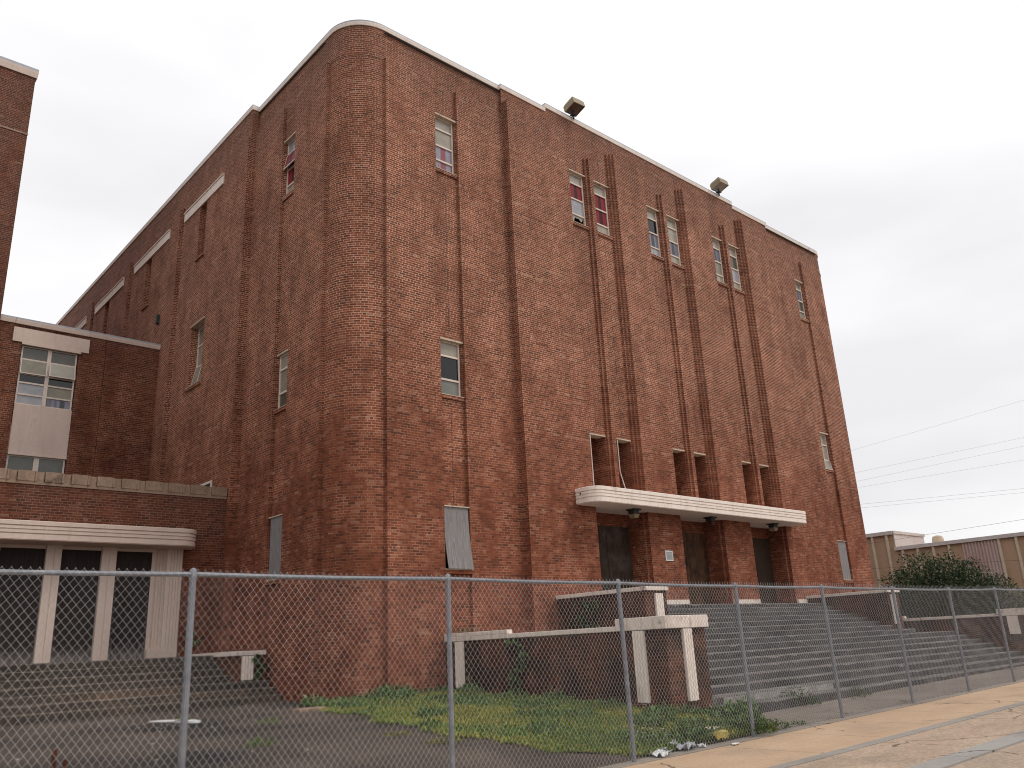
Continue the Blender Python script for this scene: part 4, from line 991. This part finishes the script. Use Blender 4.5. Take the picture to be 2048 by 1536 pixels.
# ================================================================ background: tan metal building
bg_ = thing('metal_building', (66, 14, .3), 'tan metal-clad building with vertical ribs behind the shrub', 'building')
BX = 60.0
b = MB(); b.box(BX, BX+22, -14, 26.45, 0, 6.95); b.box(BX, BX+5, 26.451, 60, 0, 8.1); b.build('wall', MB_['tanmetal'], bg_)
b = MB(); y = -13.6
while y < 26.2:
    if not 19.7 < y < 21.9: b.box(BX-.15, BX, y-.075, y+.075, 0, 6.75)
    y += 1.04
y = 26.9
while y < 40: b.box(BX-.16, BX, y-.075, y+.075, 0, 7.9); y += 1.04
b.build('rib', MB_['tanrib'], bg_)
b = MB(); y = 19.78; k = 0
while y < 21.82:
    b.face([(BX-.02, y, 0), (BX-.02, y+.06, 0), (BX-.02, y+.06, 6.72), (BX-.02, y, 6.72)]); b.face([(BX-.02, y+.06, 0), (BX-.10, y+.09, 0), (BX-.10, y+.09, 6.72), (BX-.02, y+.06, 6.72)])
    b.face([(BX-.10, y+.09, 0), (BX-.10, y+.17, 0), (BX-.10, y+.17, 6.72), (BX-.10, y+.09, 6.72)]); b.face([(BX-.10, y+.17, 0), (BX-.02, y+.20, 0), (BX-.02, y+.20, 6.72), (BX-.10, y+.17, 6.72)]); y += .2
b.build('corrugated_panel', MB_['pinkmetal'], bg_)
b = MB(); b.box(BX-.2, BX+.1, -14.1, 26.45, 6.76, 7.0); b.box(BX-.2, BX+.1, 26.452, 60, 7.9, 8.15); b.build('eaves_trim', MB_['palemetal'], bg_)
b = MB(); b.box(BX+.02, BX+5, 26.40, 26.45, 6.96, 7.95); b.box(BX-.1, BX+5.1, 26.32, 26.45, 7.951, 8.15); b.build('side_panel', MB_['palemetal'], bg_)
b = MB(); b.tube([(66.5, 26.0, 6.9), (66.5, 26.0, 7.75), (66.5, 26.0, 8.0), (66.5, 26.0, 8.1)], [.42, .42, .34, .08], 14); b.build('roof_vent', MB_['tanrib'], bg_, smooth=True)
b = MB(); b.box(BX-.17, BX-.001, 17.55, 18.45, 0, 4.75); b.build('door', grunge('rusty_brown_door', (.16, .06, .03), (.22, .09, .045), 2, None, .8), bg_)

# overhead wires along the side street
def wire(p, q, r, label, mat='cable', sag=.25):
    p, q = Vector(p), Vector(q); ext = (q-p); A_ = p-ext*2.2; B_ = q+ext*1.2
    pts = []
    for i in range(25):
        t = i/24; v = A_.lerp(B_, t); s = (t-.0)*(1-t); pts.append(v)
    b = MB(); b.tube(pts, r, 5); o = b.build('overhead_wire', MB_[mat]); tag(o, label, 'power line', 'overhead wires beyond the building'); return o
wire((52.00,24.48,12.71),(52.00,14.17,13.50),.0065,'steepest thin overhead wire, topmost in the right-hand sky','cable')
wire((52.00,24.34,11.24),(52.00,14.62,11.42),.0065,'overhead wire, second from the top in the right-hand sky','cable')
wire((52.00,24.31,10.68),(52.00,14.72,10.95),.0065,'upper of the close pair of overhead wires in mid sky','cable')
wire((52.00,24.38,10.27),(52.00,14.88,10.18),.0065,'thin overhead wire below the close mid-sky pair','cable')
wire((52.00,24.38,9.18),(52.00,15.21,8.63),.0075,'upper of the nearly level pair of overhead wires above the tan roof','cable')
wire((52.00,24.36,8.95),(52.00,15.26,8.41),.0065,'lower of the nearly level pair of overhead wires above the tan roof','cable')
wire((50.00,23.60,6.50),(50.00,14.97,6.76),.007,'dark cable that crosses the tan roof edge from left to right','darkcable')
wire((50.00,23.77,5.03),(50.00,15.41,4.68),.007,'lowest dark cable, running in front of the tan metal wall','darkcable')

# ================================================================ small stuff on the ground
def stub(x, y, ztop, label):
    zb = gz(x, y); t = thing('rusty_stub', (x, y, zb), label, 'metal stub', 'rusty stubs in the pavement')
    b = MB(); b.box(x-.02, x+.02, y-.02, y+.02, zb-.05, ztop); b.build('post', MB_['rust'], t, bevel=.006)
    b = MB(); b.tube([(x, y-.021, ztop-.07), (x, y-.03, ztop-.07)], .009, 6); b.build('bolt', MB_['rust'], t)
stub(2.47, 9.6, .91, 'taller of the two rusty iron stubs sticking up behind the fence')
stub(2.575, 9.6, .81, 'shorter of the two rusty iron stubs sticking up behind the fence')
def crumple(name, x, y, w_, d_, h_, label, mat, cat='litter', seed=1, z=None, rot=0):
    rr = np.random.default_rng(seed); n = 7; zb = (gz(x, y) if y > 8.4 else zf(x))+.015 if z is None else z
    b = MB(); hz = rr.uniform(0, h_, (n+1, n+1)); jx = rr.normal(0, .12/n, (n+1, n+1)); jy = rr.normal(0, .12/n, (n+1, n+1))
    def p(i, j):
        u, v_ = (i/n-.5+jx[i, j])*w_, (j/n-.5+jy[i, j])*d_; e = 1-.35*(abs(i/n-.5)*2)**3*rr.random()
        return (x+u*math.cos(rot)-v_*math.sin(rot), y+u*math.sin(rot)+v_*math.cos(rot), zb+hz[i, j])
    G = [[p(i, j) for j in range(n+1)] for i in range(n+1)]
    for i in range(n):
        for j in range(n):
            if (i in (0, n-1) and j in (0, n-1)) or rr.random() < .04: continue
            b.face([G[i][j], G[i+1][j], G[i+1][j+1], G[i][j+1]])
    o = b.build(name, mat); o['category'] = cat; o['label'] = label
    md = o.modifiers.new('thick', 'SOLIDIFY'); md.thickness = .003
    return o
crumple('crumpled_wrapper', 10.35, 8.50, .34, .24, .09, 'largest crumpled silver wrapper at the fence foot, left end of the litter', MB_['litter'], seed=3, rot=.3)
crumple('plastic_bag', 11.05, 8.58, .40, .2, .10, 'grey plastic bag scrap in the middle of the litter at the fence', grunge('bag_grey', (.25, .26, .29), (.45, .46, .48), 12, None, .4, b_s=.1), seed=5, rot=.2)
crumple('paper_scrap', 11.0, 8.80, .22, .14, .10, 'white torn paper caught in the weeds behind the fence', MB_['white'], seed=8, rot=1.0)
crumple('paper_cup', 11.35, 8.52, .13, .10, .06, 'small white squashed paper cup between grey bag and yellow wrapper', MB_['white'], seed=11)
crumple('snack_bag', 12.0, 8.66, .16, .30, .16, 'bright yellow snack wrapper in the weeds at the fence foot', MB_['yellow'], seed=13, rot=.8)
crumple('flat_paper', 11.9, 8.28, .22, .09, .012, 'flat white paper scrap on the sidewalk edge right of the litter', MB_['white'], seed=17, rot=.3)
crumple('can_lid', 10.6, 8.72, .16, .12, .05, 'small dull silver foil scrap behind the largest wrapper', MB_['litter'], seed=19, rot=2)
b = MB(); z = gz(6.5, 17.0)
pts = [(6.2, 17.75), (6.45, 17.35), (6.62, 16.7), (6.78, 16.68), (6.85, 17.1), (6.72, 17.5), (6.5, 17.9), (6.3, 17.95)]
b.face([(a, c, z+.03) for a, c in pts]); 
for i in range(len(pts)): (a, c), (d, e) = pts[i], pts[(i+1) % len(pts)]; b.face([(a, c, z-.02), (d, e, z-.02), (d, e, z+.03), (a, c, z+.03)])
tag(b.build('concrete_slab', MB_['white']), 'broken white slab piece lying on the dark pavement at left', 'slab')
b = MB(); z = gz(9.1, 17.0); b.box(8.85, 9.5, 16.72, 17.05, z-.02, z+.06); tag(b.build('loose_block', MB_['concrete_tan'], None, bevel=.02), 'pale block lying at the left corner of the grass', 'block')
b = MB(); b.box(12.3, 13.1, 9.0, 9.42, gz(12.7, 9.2)-.03, gz(12.7, 9.2)+.09); tag(b.build('concrete_slab', MB_['capstone'], None, bevel=.02), 'half buried pale slab in the grass near the first step', 'slab')
cr_ = random.Random(5)
cm = MB()
for i in range(75):
    if i < 28: x, y = cr_.gauss(6.3, .5), cr_.gauss(16.6, .7)
    else: x, y = cr_.uniform(2.2, 12), cr_.uniform(9, 19.5)
    if y < 8.8 or (x > 9 and y > 12): continue
    r = cr_.uniform(.006, .02); z = gz(x, y)+.004; a = [(x+r*math.cos(k*1.05)*cr_.uniform(.6, 1.2), y+r*math.sin(k*1.05)*cr_.uniform(.6, 1.2)) for k in range(6)]
    cm.face([(p, q, z+r*.5) for p, q in a])
    for k in range(6): cm.face([(*a[k], z-.02), (*a[(k+1) % 6], z-.02), (*a[(k+1) % 6], z+r*.5), (*a[k], z+r*.5)])
tag(cm.build('rubble', MB_['capstone']), 'pale crumbs of rubble scattered over the dark pavement', 'rubble', kind='stuff')
